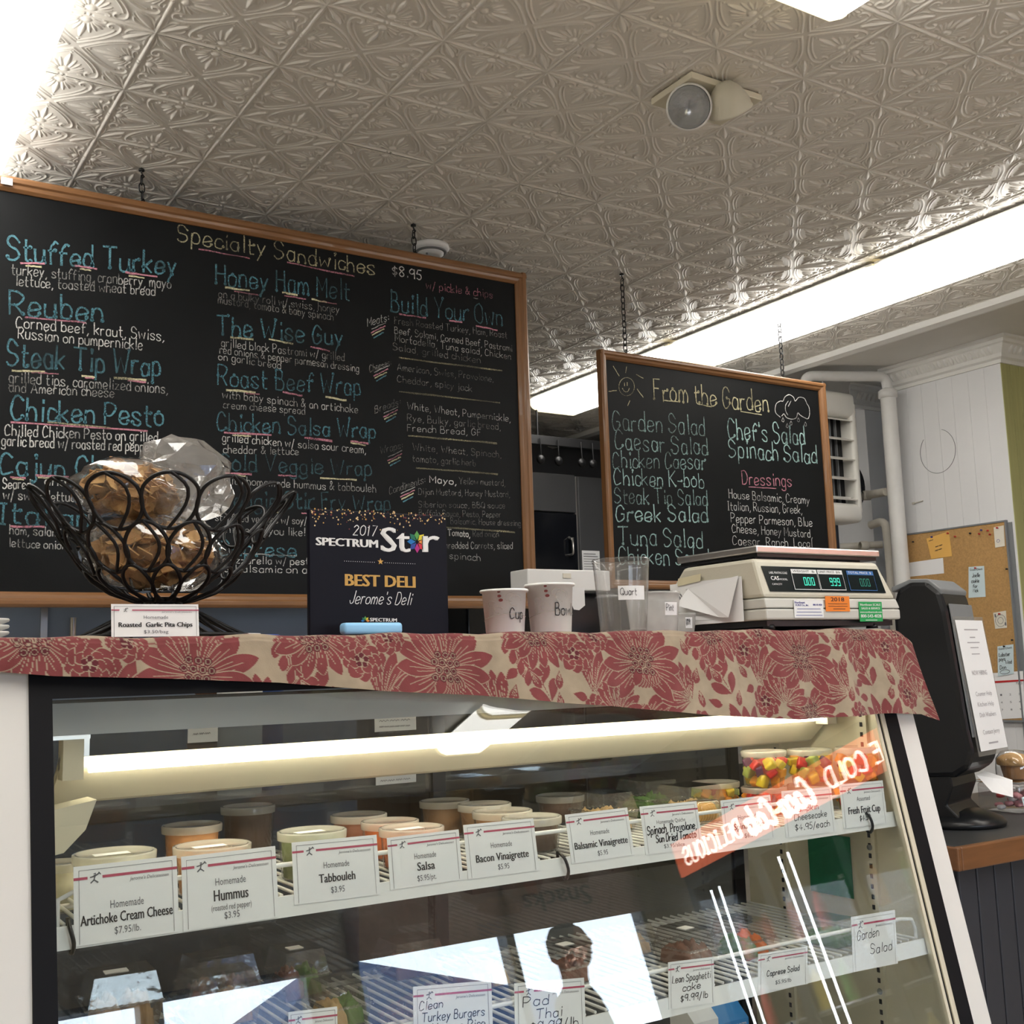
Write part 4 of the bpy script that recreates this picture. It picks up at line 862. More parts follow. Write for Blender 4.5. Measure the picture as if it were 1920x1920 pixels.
# ================================================================== CLOTH ON THE CASE
def floral(u, v):
    """block-printed flowers: colour for each point (u along the cloth, v down from the front edge)"""
    cream, red, dark = np.array((.34, .275, .20)), np.array((.195, .050, .052)), np.array((.10, .020, .027))
    C = np.empty(u.shape+(3,)); C[:] = cream
    fr_ = random.Random(3)
    u0, du, nc = u[0, 0], u[0, 1]-u[0, 0], u.shape[1]
    def sel(cx, cy, r):
        j0, j1 = max(0, int((cx-r-u0)/du)), min(nc, int((cx+r-u0)/du)+2)
        if j1 <= j0: return np.zeros(0, int), np.zeros(0, int)
        I = np.nonzero((abs(u[:, j0:j1]-cx) < r) & (abs(v[:, j0:j1]-cy) < r)); return I[0], I[1]+j0
    def petal(cx, cy, ang, L, Wd, col=red, vein=True, edge=True):
        I = sel(cx+math.cos(ang)*L/2, cy+math.sin(ang)*L/2, L*.75+Wd)
        if len(I[0]) == 0: return
        x = (u[I]-cx)*math.cos(ang)+(v[I]-cy)*math.sin(ang); y = -(u[I]-cx)*math.sin(ang)+(v[I]-cy)*math.cos(ang)
        t = np.clip(x/L, 0, 1); w = Wd*np.sin(np.pi*t**1.5)**.75+1e-6; ins = (x > 0) & (x < L); d = w-abs(y)
        k = I[0], I[1]
        c = C[k]; 
        if edge: c[ins & (d > -.0016)] = cream
        c[ins & (d > .0)] = col
        if vein:
            for oy in ((0, .42, -.42) if Wd > .0085 else (0,)): c[ins & (d > .0012) & (abs(y-oy*w) < .0006) & (t > .1) & (t < (.75 if oy == 0 else .6))] = cream
        C[k] = c
    def disc(cx, cy, r, col, ring=None):
        I = sel(cx, cy, r*1.3); d = np.hypot(u[I]-cx, v[I]-cy); c = C[I]; c[d < r] = col
        if ring is not None: c[(d > r*.5) & (d < r*.72)] = ring
        C[I] = c
    def rosette(cx, cy, R_):
        for rr, n, col in ((1.0, 9, red), (.66, 7, red), (.36, 5, dark)):
            for k in range(n): petal(cx, cy, 2*math.pi*k/n+rr*3, R_*rr, R_*rr*.36, col, False)
        disc(cx, cy, R_*.10, cream)
    def grapes(cx, cy, R_, ang):
        for k in range(13):      # fan of long petals above, grape cluster below
            a = ang-math.pi*.78+k*math.pi*1.56/12; petal(cx, cy, a, R_*(.92+.12*(k % 2)), R_*.155, red)
        for k in range(9): petal(cx, cy, ang+math.pi*.72+k*.62/4, R_*.5, R_*.10, red, False)
        for i in range(4):
            for j in range(4-(i % 2)):
                disc(cx+(j-1.4+.5*(i % 2))*.0145*math.cos(ang+1.57)-(i-1.2)*.0135*math.cos(ang)*-1, cy+(j-1.4+.5*(i % 2))*.0145*math.sin(ang+1.57)+(i-1.2)*.0135*math.sin(ang), .0066, dark, cream*.8)
    def fan(cx, cy, ang, R_):
        for k in range(8):
            a = ang-1.0+k*2.0/7; petal(cx, cy, a, R_*(1-.05*abs(k-3.5)), R_*.125, red)
    def sprig(cx, cy, ang, L):
        for k in range(4):
            t = k/4; x, y = cx+math.cos(ang)*L*t, cy+math.sin(ang)*L*t
            petal(x, y, ang+.75, L*.36, L*.085, red, False); petal(x, y, ang-.75, L*.36, L*.085, red, False)
        petal(cx, cy, ang, L, L*.02, red, False, False); petal(cx+math.cos(ang)*L*.8, cy+math.sin(ang)*L*.8, ang, L*.4, L*.1)
    PER = .43
    for rep in range(-1, 7):
        for row in range(-1, 3):
            bx = rep*PER+(row % 2)*PER*.5; by = row*.18-.02
            fan(bx+.40, by+.13, -.7, .10); fan(bx+.20, by+.15, -2.4, .085); sprig(bx+.30, by+.14, -1.9, .13); sprig(bx+.235, by+.02, 1.1, .09); fan(bx+.02, by+.17, -1.2, .08)
            grapes(bx+.10, by+.075, .098, -1.45); grapes(bx+.30, by+.01, .075, 1.5); rosette(bx+.375, by+.055, .036); rosette(bx+.19, by-.02, .034); rosette(bx+.0, by+.02, .032)
    gaps = np.array([(x, y) for x, y in zip(np.random.default_rng(5).uniform(.2, 2.3, 1500), np.random.default_rng(6).uniform(-.03, .22, 1500))])
    for x, y in gaps:           # small leaves wherever cloth is still bare
        I = sel(x, y, .010)
        if len(I[0]) and (abs(C[I]-cream).sum(-1) < 1e-6).all(): petal(x-.014, y, fr_.uniform(-.6, .6), .030, .0085, red, False) if fr_.random() < .5 else petal(x, y-.014, fr_.uniform(1.0, 2.1), .034, .009, red, True)
    return C
hem_px = [(-60, 1256), (0, 1260), (100, 1268), (300, 1272), (520, 1280), (720, 1296), (900, 1304), (1050, 1318), (1155, 1325), (1325, 1341), (1484, 1349), (1600, 1341), (1660, 1337), (1722, 1339), (1748, 1352)]
HX, HZ = [], []
for x_, y_ in hem_px:
    p = onG(x_, y_, 1.738); HX.append(p.x); HZ.append(p.z)
def cloth():
    CT = TOP+.006; xs = np.arange(.205, HX[-1]-.002, .00185); nT, nF = 60, 150
    hz = np.interp(xs, HX, HZ); ztop = CT-np.clip((xs-2.150)/.115, 0, 1.05)**2.0*.155+.0015*np.sin(xs*23)+.0012*np.sin(xs*51+1)
    ztop = np.maximum(ztop, hz+.010); rows = []; uv = []
    rad = .012
    for i in range(nT):       # top, from the back to the front edge
        t = i/nT; y = 2.17-(2.17-(1.752+rad))*t; z = ztop-np.clip((y-1.9), 0, 1)*0; rows.append(np.stack([xs, np.full_like(xs, y), z], -1)); uv.append(np.full_like(xs, -(y-1.752)))
    for i in range(8):
        a = i/8*math.pi/2; rows.append(np.stack([xs, np.full_like(xs, 1.752+rad-rad*math.sin(a)), ztop-rad*(1-math.cos(a))], -1)); uv.append(np.full_like(xs, -rad+rad*a*1.3))
    for i in range(nF+1):
        t = i/nF; z = (ztop-rad)*(1-t)+hz*t; drop = (ztop-rad)-z
        y = 1.752+SL*np.minimum(z-CT+.01, 0)-.004-drop*.10*(1+.5*np.sin(xs*17+.6)+.45*np.sin(xs*39+2)) - .0015*np.sin(xs*90+5*t)
        x = xs+np.clip((xs-2.12)/.15, 0, 1)**2*drop*.12
        rows.append(np.stack([x, y, z], -1)); uv.append(drop+.005)
    Vv = np.array(rows); nr, nc = Vv.shape[:2]; U_ = np.broadcast_to(xs, (nr, nc)); Vc = np.array(uv)
    col = floral(U_.copy(), Vc.copy())
    idx = np.arange(nr*nc).reshape(nr, nc); fs = np.stack([idx[:-1, :-1], idx[1:, :-1], idx[1:, 1:], idx[:-1, 1:]], -1).reshape(-1, 4)
    me = bpy.data.meshes.new('tablecloth'); base = np.array((1.2, 1.95, TOP+.004)); n = nr*nc
    me.vertices.add(n); me.vertices.foreach_set('co', (Vv.reshape(-1, 3)-base).ravel()); me.loops.add(len(fs)*4); me.loops.foreach_set('vertex_index', fs.ravel().astype(np.int32))
    me.polygons.add(len(fs)); me.polygons.foreach_set('loop_start', np.arange(0, len(fs)*4, 4, dtype=np.int32)); me.polygons.foreach_set('use_smooth', np.ones(len(fs), bool)); me.update(calc_edges=True)
    ca = me.color_attributes.new('print', 'FLOAT_COLOR', 'POINT'); ca.data.foreach_set('color', np.concatenate([col.reshape(-1, 3), np.ones((n, 1))], 1).ravel())
    m = mat('linen', (.5, .38, .26), .9, var=.05, sheen=.15, spec=.15); nt = m.node_tree; b = nt.nodes['Principled BSDF']
    at = nt.nodes.new('ShaderNodeVertexColor'); at.layer_name = 'print'; tc = nt.nodes.new('ShaderNodeTexCoord')
    nz = nt.nodes.new('ShaderNodeTexNoise'); nz.inputs['Scale'].default_value = 500; nt.links.new(tc.outputs['Object'], nz.inputs['Vector'])
    n2 = nt.nodes.new('ShaderNodeTexNoise'); n2.inputs['Scale'].default_value = 30; nt.links.new(tc.outputs['Object'], n2.inputs['Vector'])
    mr = nt.nodes.new('ShaderNodeMapRange'); mr.inputs['To Min'].default_value = .72; mr.inputs['To Max'].default_value = 1.28; nt.links.new(n2.outputs[0], mr.inputs['Value'])
    mx = nt.nodes.new('ShaderNodeVectorMath'); mx.operation = 'SCALE'; nt.links.new(at.outputs['Color'], mx.inputs[0]); nt.links.new(mr.outputs[0], mx.inputs['Scale']); nt.links.new(mx.outputs[0], b.inputs['Base Color'])
    bp = nt.nodes.new('ShaderNodeBump'); bp.inputs['Strength'].default_value = .25; bp.inputs['Distance'].default_value = .001; nt.links.new(nz.outputs[0], bp.inputs['Height']); nt.links.new(bp.outputs[0], b.inputs['Normal'])
    me.materials.append(m); o = bpy.data.objects.new('tablecloth', me); COL.objects.link(o); o.location = base
    tag(o, 'red and cream floral cloth draped over the top of the deli case', 'tablecloth')
cloth()
TZ = TOP+.0085     # where things stand on the cloth

# ================================================================== THINGS ON THE CASE
# wire basket
BC = Vector((.548, 1.985, TZ)); NP = 14
bk = thing('wire_basket', 'black looped-wire basket on a flared foot holding bags of pita chips', 'basket', BC)
prof = [(.0, .030), (.045, .034), (.085, .048), (.115, .070), (.140, .100), (.160, .130), (.180, .165), (.207, .200), (.222, .222)]   # radius, height of the bowl
def pr(s):
    s = max(0, min(1, s))*(len(prof)-1); i = min(int(s), len(prof)-2); t = s-i; return prof[i][0]*(1-t)+prof[i+1][0]*t, prof[i][1]*(1-t)+prof[i+1][1]*t
def onbowl(s, th, off=0):
    r_, z_ = pr(s); return ((r_+off)*math.cos(th), (r_+off)*math.sin(th), z_+.032)
for row, (s0, s1, wd) in enumerate(((.66, 1.0, .50), (.40, .70, .52), (.10, .44, .52))):
    P = []
    for k in range(40):
        a = 2*math.pi*k/40; s = (s0+s1)/2+(s1-s0)/2*math.cos(a); w = wd*math.sin(a)*(1-.18*math.cos(a)); th = w*2*math.pi/NP; P.append(onbowl(s, th, .002*row))
    lp_ = MB().tube(P, .0033, 7, closed=True).build('wire_loop', 'black_metal', bk, local=True)
    lp_.rotation_euler.z = 2*math.pi/NP*(row % 2)*.5
    for k in range(1, NP): c = dup(lp_, bk); c.rotation_euler.z += 2*math.pi*k/NP
    for k in range(NP):     # second wire crossing each loop
        if row < 2:
            c = MB().tube([onbowl(s0+(s1-s0)*t, (.32*math.sin(math.pi*t)-.02)*2*math.pi/NP, .004) for t in [i/8 for i in range(9)]], .003, 6).build('wire_strand', 'black_metal', bk, local=True) if k == 0 else dup(c0, bk)
            if k == 0: c0 = c; c0.rotation_euler.z = 2*math.pi/NP*(row % 2)*.5
            else: c.rotation_euler.z += 2*math.pi*k/NP
for k in range(22):
    a = 2*math.pi*k/22
    if k == 0: f0 = MB().tube(catmull([(.022, 0, .066), (.03, .004, .058), (.065, .010, .042), (.115, .006, .016), (.142, 0, .004)], 4), .0034, 6).build('foot_wire', 'black_metal', bk, local=True)
    else: c = dup(f0, bk); c.rotation_euler.z = a
MB().tube([(.142*math.cos(a), .142*math.sin(a), .004) for a in [k*math.pi/20 for k in range(40)]], .0035, 7, closed=True).build('foot_ring', 'black_metal', bk, local=True)
MB().lathe([(.001, .058), (.030, .058), (.034, .066), (.024, .072), (.001, .072)], n=20).build('hub', 'black_metal', bk, local=True)
# bags of pita chips
def chip_mesh(k):
    random.seed(40+k); mb = MB(); P = [(-.55, -.25), (-.2, -.4), (.25, -.38), (.6, -.15), (.35, .2), (.05, .5), (-.3, .25)]; n = len(P); h = .05
    top = [(x+random.uniform(-.06, .06), y+random.uniform(-.06, .06), h+.35*(x*x)-.05) for x, y in P]; bot = [(x, y, z-.07) for x, y, z in top]
    mb.add(top+bot+[(0, 0, .02), (0, 0, -.05)], [(i, (i+1) % n, 2*n) for i in range(n)]+[(n+(i+1) % n, n+i, 2*n+1) for i in range(n)]+[(i, n+i, n+(i+1) % n, (i+1) % n) for i in range(n)]); return mb
CHM = []
for k in range(4):
    o_ = chip_mesh(k).build('pita_chip', 'chip' if k % 2 else 'chip_dark'); CHM.append(o_.data); bpy.data.objects.remove(o_)
random.seed(11)
def bag(c, rad, label, nch, seed, tail=None):
    t = thing('chip_bag', label, 'bag of chips', (c[0], c[1], c[2]-rad[2]), group='bags of pita chips'); rz_ = rad[2]
    bm = bmesh.new(); bmesh.ops.create_icosphere(bm, subdivisions=4, radius=1)
    for v in bm.verts:
        d = v.co.normalized(); n1 = noise.noise(d*2.2+Vector((seed, 0, 0)))*.22+abs(noise.noise(d*5+Vector((0, seed, 0))))*.16-.04; v.co = Vector((d.x*rad[0], d.y*rad[1], d.z*rad[2]+rz_))*1; v.co += d*n1*min(rad)*.8
    MB().bm(bm, True).build('plastic_film', 'bag_plastic', t, local=True)
    for k in range(nch):
        g = k*2.39996; zz = 1-2*(k+.5)/nch; rr = math.sqrt(1-zz*zz); f = random.uniform(.45, .80)
        o = bpy.data.objects.new('pita_chip', CHM[k % 4]); COL.objects.link(o); o.parent = t
        o.location = (rr*math.cos(g)*rad[0]*f, rr*math.sin(g)*rad[1]*f, zz*rad[2]*f*.95+rz_); o.rotation_euler = (random.uniform(-1.2, 1.2), random.uniform(-1.2, 1.2), random.uniform(0, 6.28)); s = random.uniform(.026, .043); o.scale = (s, s, s*.9)
    if tail:
        bm = bmesh.new(); bmesh.ops.create_icosphere(bm, subdivisions=3, radius=1); (tc, tr) = tail
        for v in bm.verts:
            d = v.co.normalized(); n1 = abs(noise.noise(d*2.2+Vector((seed+3, 1, 0))))*.75+noise.noise(d*5)*.30; v.co = Vector((d.x*tr[0], d.y*tr[1], d.z*tr[2]))*(1-n1*.55)+Vector(tc)-Vector((c[0], c[1], c[2]-rz_))
        MB().bm(bm, False).build('gathered_top', 'bag_top', t, local=True)
bag((.530, 1.985, TZ+.148), (.122, .112, .068), 'lower bag of pita chips deep in the wire basket', 190, 1.3)
bag((.492, 1.985, TZ+.258), (.100, .092, .054), 'upper bag of pita chips with its gathered clear top leaning right', 160, 4.1, ((.578, 1.99, TZ+.280), (.100, .07, .082)))
# card in front of the basket
a, b = onY(210, 1132, 1.835), onY(374, 1125, 1.835); t = thing('price_card', 'price card reading Roasted Garlic Pita Chips under the basket', 'price card', ((a.x+b.x)/2, 1.835, TZ)); x0, x1, z1 = a.x, b.x, a.z; w = x1-x0
MB().obox((x0, 1.835, TZ), (w, 0, 0), (0, .006, z1-TZ), (0, .0008, 0)).build('card', 'paper', t)
q = V3((x0, 1.8345, TZ)); u_, v_ = V3((1, 0, 0)), V3((0, .09, 1)).normalized(); hh = z1-TZ
s = MB()
for a0, a1 in ((0, .09), (.23, 1)): s.add([q+u_*w*a0+v_*hh*.80, q+u_*w*a1+v_*hh*.80, q+u_*w*a1+v_*hh*.835, q+u_*w*a0+v_*hh*.835], [(0, 1, 2, 3)])
s.build('red_stripe', 'stripe_red', t); m_ = MB(); logo(m_, q+u_*w*.16+v_*hh*.82, u_, v_, hh*.11); pprint(m_, "Jerome's Delicatessen", q+v_*hh*.74, u_, v_, hh*.035, w*.35, cx=w*.74)
for P in ([(.03, 0), (.03, .93)], [(.03, .93), (.97, .93)], [(.97, .93), (.97, 0)]): ribbon(m_, [(a_*w, b_*hh) for a_, b_ in P], q, u_, v_, NB, .0003)
pprint(m_, 'Homemade', q+v_*hh*.55, u_, v_, hh*.10, w*.28, cx=w*.5); pprint(m_, '$3.50/bag', q+v_*hh*.10, u_, v_, hh*.10, w*.28, cx=w*.5); m_.build('small_print', 'ink_grey', t)
m_ = MB(); pprint(m_, 'Roasted  Garlic Pita Chips', q+v_*hh*.30, u_, v_, hh*.14, w*.84, cx=w*.5, bold=.0004); m_.build('product_name', 'ink', t)
# award plaque
YA = 1.90; a, b = onY(579, 955, YA), onY(837, 966, YA); x0, x1, z1 = a.x, b.x, (a.z+b.z)/2
t = thing('award_plaque', 'dark navy award plaque reading Best Deli between basket and cups', 'plaque', ((x0+x1)/2, YA, TZ))
MB().box(x0, x1, YA, YA+.012, TZ, z1).build('panel', 'navy', t, bevel=.002); MB().box((x0+x1)/2-.06, (x0+x1)/2+.06, YA+.012, YA+.07, TZ, TZ+.01).build('stand', 'navy', t)
q = V3((0, YA-.0006, 0)); u_, v_ = V3((1, 0, 0)), V3((0, 0, 1))
def PX(px, py): p = onY(px, py, YA-.0006); return p
def put(txt, xa, ya, xb, ya2, hpx, m, bold=0, nm='lettering', shear=0.0):
    A, B = PX(xa, ya), PX(xb, ya2); k = MB(); h = hpx*dep(A)/F; uu = (B-A).normalized(); pprint(k, txt, A, uu, v_, h, (B-A).length, x=0, bold=bold, shear=shear); k.build(nm, m, t)
put('SPECTRUM', 593, 1022, 708, 1027, 15, 'white_print', .0012)
put('St', 715, 1034, 768, 1035, 46, 'white_print', .0016); put('r', 793, 1035, 823, 1035, 46, 'white_print', .0016)
put('BEST DELI', 648, 1098, 778, 1102, 22, 'gold', .0014); put('SPECTRUM', 694, 1165, 744, 1166, 6.5, 'white_print', .0004)
k = MB(); write(k, '2017', PX(662, 1003), PX(707, 1005), 19*dep(PX(680, 1000))/F, NB, .0008, .05, up=V3((.18, 0, 1))); k.build('lettering', 'white_print', t)
k = MB(); write(k, "Jerome's Deli", PX(655, 1131), PX(771, 1134), 23*dep(PX(680, 1100))/F, NB, .0007, .08, up=V3((.3, 0, 1))); k.build('lettering', 'white_print', t)
def star8(cx, cy, R_, n, a0=0, cols=None):
    C_ = PX(cx, cy); rr = R_*dep(C_)/F
    for i in range(n):
        a = math.pi/2-a0-i*2*math.pi/8; d = V3((math.cos(a), 0, math.sin(a))); s_ = V3((-math.sin(a), 0, math.cos(a)))
        MB().add([C_+d*rr*.14, C_+d*rr*.62-s_*rr*.25, C_+d*rr, C_+d*rr*.62+s_*rr*.25], [(0, 1, 2, 3)]).build('star_petal', cols[i], t)
star8(782, 1016, 21, 8, 0, ['p_green', 'p_yellow', 'p_orange', 'p_redp', 'p_pink', 'p_indigo', 'p_blue', 'p_teal'])
star8(685, 1164, 9, 5, -math.pi/2, ['p_blue', 'p_teal', 'p_green', 'p_yellow', 'p_orange'])
k = MB(); c5 = PX(713.5, 1053); P = [c5+V3((math.cos(math.pi/2+i*math.pi/5), 0, math.sin(math.pi/2+i*math.pi/5)))*(.0062 if i % 2 == 0 else .0026) for i in range(10)]; k.add([c5]+P, [(0, 1+i, 1+(i+1) % 10) for i in range(10)]); k.build('gold_star', 'gold', t)
k = MB(); rnd = random.Random(5)
def dot(mb, px, py, r, n=6):
    c_ = PX(px, py); mb.add([c_+V3((math.cos(i*6.283/n), 0, math.sin(i*6.283/n)))*r for i in range(n)], [tuple(range(n))])
for i in range(34):
    if abs(648+i*4-713) > 8: dot(k, 646+i*4, 1052+i*.16, .0007)
k.build('dotted_rule', 'white_print', t)['kind'] = 'stuff'
for mm, n_ in (('gold_dot', 85), ('cup_red', 45), ('gold', 40)):
    k = MB()
    for i in range(n_):
        px_ = rnd.uniform(583, 834); dot(k, px_, 952+ (px_-580)*.045+abs(rnd.gauss(0, 14)), rnd.uniform(.0008, .0019))
    k.build('confetti', mm, t)['kind'] = 'stuff'
a, b = onY(646, 1170, 1.83), onY(756, 1170, 1.83)
tag(MB().bbox(a.x, b.x, 1.83, 1.855, TZ, onY(700, 1167, 1.83).z, .006).build('blue_glow_block', 'light_blue', loc='base'), 'pale blue block put in for the blue glow below the award plaque', 'tray')  # blue glow below the plaque, put into the colour of an added block
# cups and measuring tubs: text wraps round the wall
def wrap(mb, c, r0, r1, H, a0):      # flat (x, z) print onto a cone that is r0 wide at the foot and r1 at height H; a0 = facing angle
    out = []
    for x, y, z in mb.v:
        r_ = r0+(r1-r0)*z/H+.0006; a = a0+x/r_; out.append((c[0]+r_*math.sin(a), c[1]-r_*math.cos(a), c[2]+z))
    mb.v = out; return mb
u_, v_, O_ = V3((1, 0, 0)), V3((0, 0, 1)), V3((0, 0, 0))
def paper_cup(px, rr, rb, ztop, Y, word, label, hw, wa):
    c = onY(px, 1178, Y); X = c.x; t = thing('paper_cup', label, 'cup', (X, Y, TZ)); H = ztop-TZ; f = -.56
    MB().lathe([(.001, .004), (rb-.002, .004), (rb-.001, 0), (rb, .001), (rr-.002, H-.004), (rr+.0015, H-.005), (rr+.003, H-.0025), (rr+.0015, H), (rr-.002, H-.001), (rb-.001, .006)], n=40).build('wall', 'cup_paper', t, local=True)
    W_ = lambda mb: wrap(mb, (X, Y, TZ), rb, rr, H, f)
    m = MB(); write(m, word, V3((wa[0], 0, wa[1])), V3((wa[0]+wa[2], 0, wa[1]-.001)), hw, V3((0, -1, 0)), .0009, .06); W_(m).build('handwriting', 'ink', t)
    m = MB(); ribbon(m, catmull([(-rr*1.3, H*.28), (-rr*.6, H*.37), (0, H*.42), (rr*.7, H*.40), (rr*1.3, H*.36)], 6), O_, u_, v_, V3((0, -1, 0)), .0006)
    for cx_, cz_, r_ in ((-.012, H*.52, .008), (.012, H*.8, .010), (.022, H*.72, .013), (-.026, H*.66, .007)): ribbon(m, [(cx_+r_*math.cos(a), cz_+r_*.8*math.sin(a)) for a in [k*math.pi/9 for k in range(15)]], O_, u_, v_, V3((0, -1, 0)), .00035)
    for k in range(6): ribbon(m, [(-rr*.72+k*.0012, H*.36), (-rr*.72+k*.0012, H*.68-k*.002)], O_, u_, v_, V3((0, -1, 0)), .0002)
    W_(m).build('printed_swirls', 'cup_print', t)
    m = MB()
    for cx_, cz_, s_ in ((-.010, H*.93, 1), (-.009, H*.83, 1.2), (-.0065, H*.735, 1.35), ): m.add([V3((cx_+.0032*s_*math.cos(a), 0, cz_+.0022*s_*math.sin(a))) for a in [k*math.pi/5 for k in range(10)]], [tuple(range(10))])
    W_(m).build('printed_dots', 'cup_red', t)
paper_cup(947, .0443, .0367, .1505, 1.85, 'Cup', 'smaller paper cup marked Cup', .020, (.010, .026, .031))
paper_cup(1033, .0475, .040, .163, 1.85, 'Bowl', 'larger paper cup marked Bowl', .023, (.008, .032, .042))
def clear_tub(X, Y, rr, rb, H, word, label, la, m='deli_plastic', hs=.014):
    t = thing('measure_tub', label, 'tub', (X, Y, TZ)); f = -.62
    MB().lathe([(.001, .003), (rb-.004, .003), (rb, 0), (rb+.0005, .003), (rr*.955, H-.022), (rr*.965, H-.020), (rr*.97, H-.006), (rr, H-.006), (rr*1.005, H-.002), (rr*.98, H), (rr*.95, H-.004), (rr*.94, H-.020), (rb-.001, .005)], n=44).build('wall', m, t, local=True)
    a0, z0, w_, h_ = la; k = MB(); n = 8
    k.add([V3((a0+w_*i/n, 0, z0+j*h_)) for j in (0, 1) for i in range(n+1)], [(i, i+1, n+2+i, n+1+i) for i in range(n)]); wrap(k, (X, Y, TZ), rb+.0012, rr*.955+.0004, H-.022, f); lb = k.build('paper_label', 'paper', t)
    k = MB(); write(k, word, V3((a0+w_*.08, 0, z0+h_*.35)), V3((a0+w_*.66, 0, z0+h_*.33)), h_*.5, V3((0, -1, 0)), .0006, .08); wrap(k, (X, Y, TZ), rb+.0018, rr*.955+.0010, H-.022, f); k.build('handwriting', 'ink', lb)
clear_tub(1.4415, 1.85, .0594, .0474, .148, 'Quart', 'tall clear tub labelled Quart', (-.010, .062, .060, .028))
clear_tub(1.566, 1.905, .0594, .050, .085, 'Pint', 'middle clear tub labelled Pint', (.022, .034, .036, .027), 'deli_frost')
clear_tub(1.692, 1.995, .056, .050, .045, '1/2 Pt', 'small clear tub labelled half pint in front of the scale papers', (.028, .010, .022, .024), 'deli_frost')
# label printing scale
sc = thing('label_scale', 'beige label printing scale with three green number displays', 'scale', (1.99, 1.95, TZ))
B0 = [(1.772, 1.776, .088), (2.204, 1.776, .088), (2.204, 2.125, .088), (1.772, 2.125, .088)]; M0 = [(1.772, 1.776, .112), (2.204, 1.776, .112), (2.204, 2.125, .112), (1.772, 2.125, .112)]
T0 = [(1.772, 1.780, .135), (2.197, 1.780, .135), (2.197, 2.125, .135), (1.772, 2.125, .135)]; T1 = [(1.766, 1.800, .222), (2.163, 1.800, .222), (2.163, 2.03, .222), (1.766, 2.03, .222)]
T0b = [(1.772, 1.780, .135), (2.197, 1.780, .135), (2.197, 2.125, .172), (1.772, 2.125, .172)]
def loft(A, B, cap=True):
    mb = MB().add(A+B, [(i, (i+1) % 4, 4+(i+1) % 4, 4+i) for i in range(4)]+([(3, 2, 1, 0), (4, 5, 6, 7)] if cap else [])); return mb
loft(B0, M0).build('lower_body', 'scale_low', sc, bevel=.004); loft([(p[0], p[1], p[2]+.0015) for p in M0], T0).build('middle_body', 'scale_low', sc, bevel=.003)
loft([(p[0], p[1], p[2]+.001) for p in T0], T1).build('upper_body', 'scale_body', sc, bevel=.008)
MB().box(1.785, 2.19, 1.79, 2.11, TZ+.006, .087).build('chassis', 'black_plastic', sc)
for x_, y_ in ((1.80, 1.80), (2.13, 1.80), (1.80, 2.09), (2.13, 2.09)): MB().lathe([(.001, 0), (.014, 0), (.012, .010), (.001, .010)], (x_, y_, TZ), 12).build('foot', 'black_plastic', sc)
MB().box(1.80, 2.14, 1.83, 2.02, .221, .234).build('platter_support', 'black_plastic', sc)
pl_ = MB().box(1.783, 2.183, 1.806, 2.072, .236, .252).build('platter', 'steel', sc, bevel=.003); MB().box(1.79, 2.176, 1.812, 2.066, .228, .2355).build('platter_rim', 'black_plastic', pl_)
fo, fu, fv = V3((1.766, 1.780, .135)), V3((1, 0, 0)), V3((0, .020, .087)).normalized(); fn = fu.cross(fv); FO = lambda x, z: V3((x, 1.780+.020*(z-.135)/.087, z))+fn*.001
def plate(nm, m, x0, x1, z0, z1, par, off=0.0, th=.0012, lean=0.0): return MB().obox(FO(x0, z0)+fn*off, V3((x1-x0, 0, 0)), FO(x0+lean, z1)-FO(x0, z0), fn*th).build(nm, m, par)
dp = plate('display_panel', 'lcd', 1.792, 2.165, .149, .205, sc, 0, .001, -.010)
for x0, x1, dg, cap, mm in ((1.868, 1.948, '0.00', 'WEIGHT  lb', 'digits'), (1.951, 2.031, '9.99', 'UNIT PRICE  $/lb', 'digits'), (2.046, 2.136, '0.00', 'TOTAL PRICE  $', 'digits_dim')):
    w_ = plate('display_window', 'lcd', x0, x1, .153, .201, dp, .0012, .0006); blu = mm == 'digits_dim'
    k = MB()
    for P in ([(0, 0), (x1-x0, 0), (x1-x0, .046), (0, .046), (0, 0)],): ribbon(k, P, FO(x0, .154)+fn*.0022, fu, fv, fn, .0008)
    k.build('window_border', 'lcd_blue' if blu else 'white_print', dp)
    plate('caption_bar', 'lcd_blue' if blu else 'white_print', x0+.001, x1-.001, .190, .199, dp, .0020, .0004)
    k = MB(); pprint(k, cap, FO(x0+.004, .1925)+fn*.0032, fu, fv, .005, (x1-x0)*.86, x=0); k.build('caption', 'ink' if not blu else 'white_print', dp)
    k = MB()
    SEG = {'0': 'abcdef', '9': 'abcdfg'}; sx = x0+(x1-x0)*.42
    for ch in dg:
        if ch == '.': k.add([FO(sx-.0045, .163)+fn*.0026, FO(sx-.003, .163)+fn*.0026, FO(sx-.003, .165)+fn*.0026, FO(sx-.0045, .165)+fn*.0026], [(0, 1, 2, 3)]); continue
        L = {'a': [(0, 2), (1, 2)], 'b': [(1, 2), (1, 1)], 'c': [(1, 1), (1, 0)], 'd': [(0, 0), (1, 0)], 'e': [(0, 0), (0, 1)], 'f': [(0, 1), (0, 2)], 'g': [(0, 1), (1, 1)]}
        for g in SEG[ch]: ribbon(k, [(p[0]*.007, p[1]*.0085) for p in L[g]], FO(sx, .164)+fn*.0026, fu, fv, fn, .0009)
        sx += .012
    k.build('digits', mm, dp)
k = MB(); pprint(k, 'LABEL PRINTING SCALE', FO(1.800, .188)+fn*.002, fu, fv, .005, .055, x=0); pprint(k, 'CAS', FO(1.802, .174)+fn*.002, fu, fv, .009, .024, x=0, bold=.0003); pprint(k, 'MODEL', FO(1.828, .174)+fn*.002, fu, fv, .004, .024, x=0); pprint(k, 'CAPACITY', FO(1.802, .163)+fn*.002, fu, fv, .004, .030, x=0); k.build('print', 'white_print', dp)
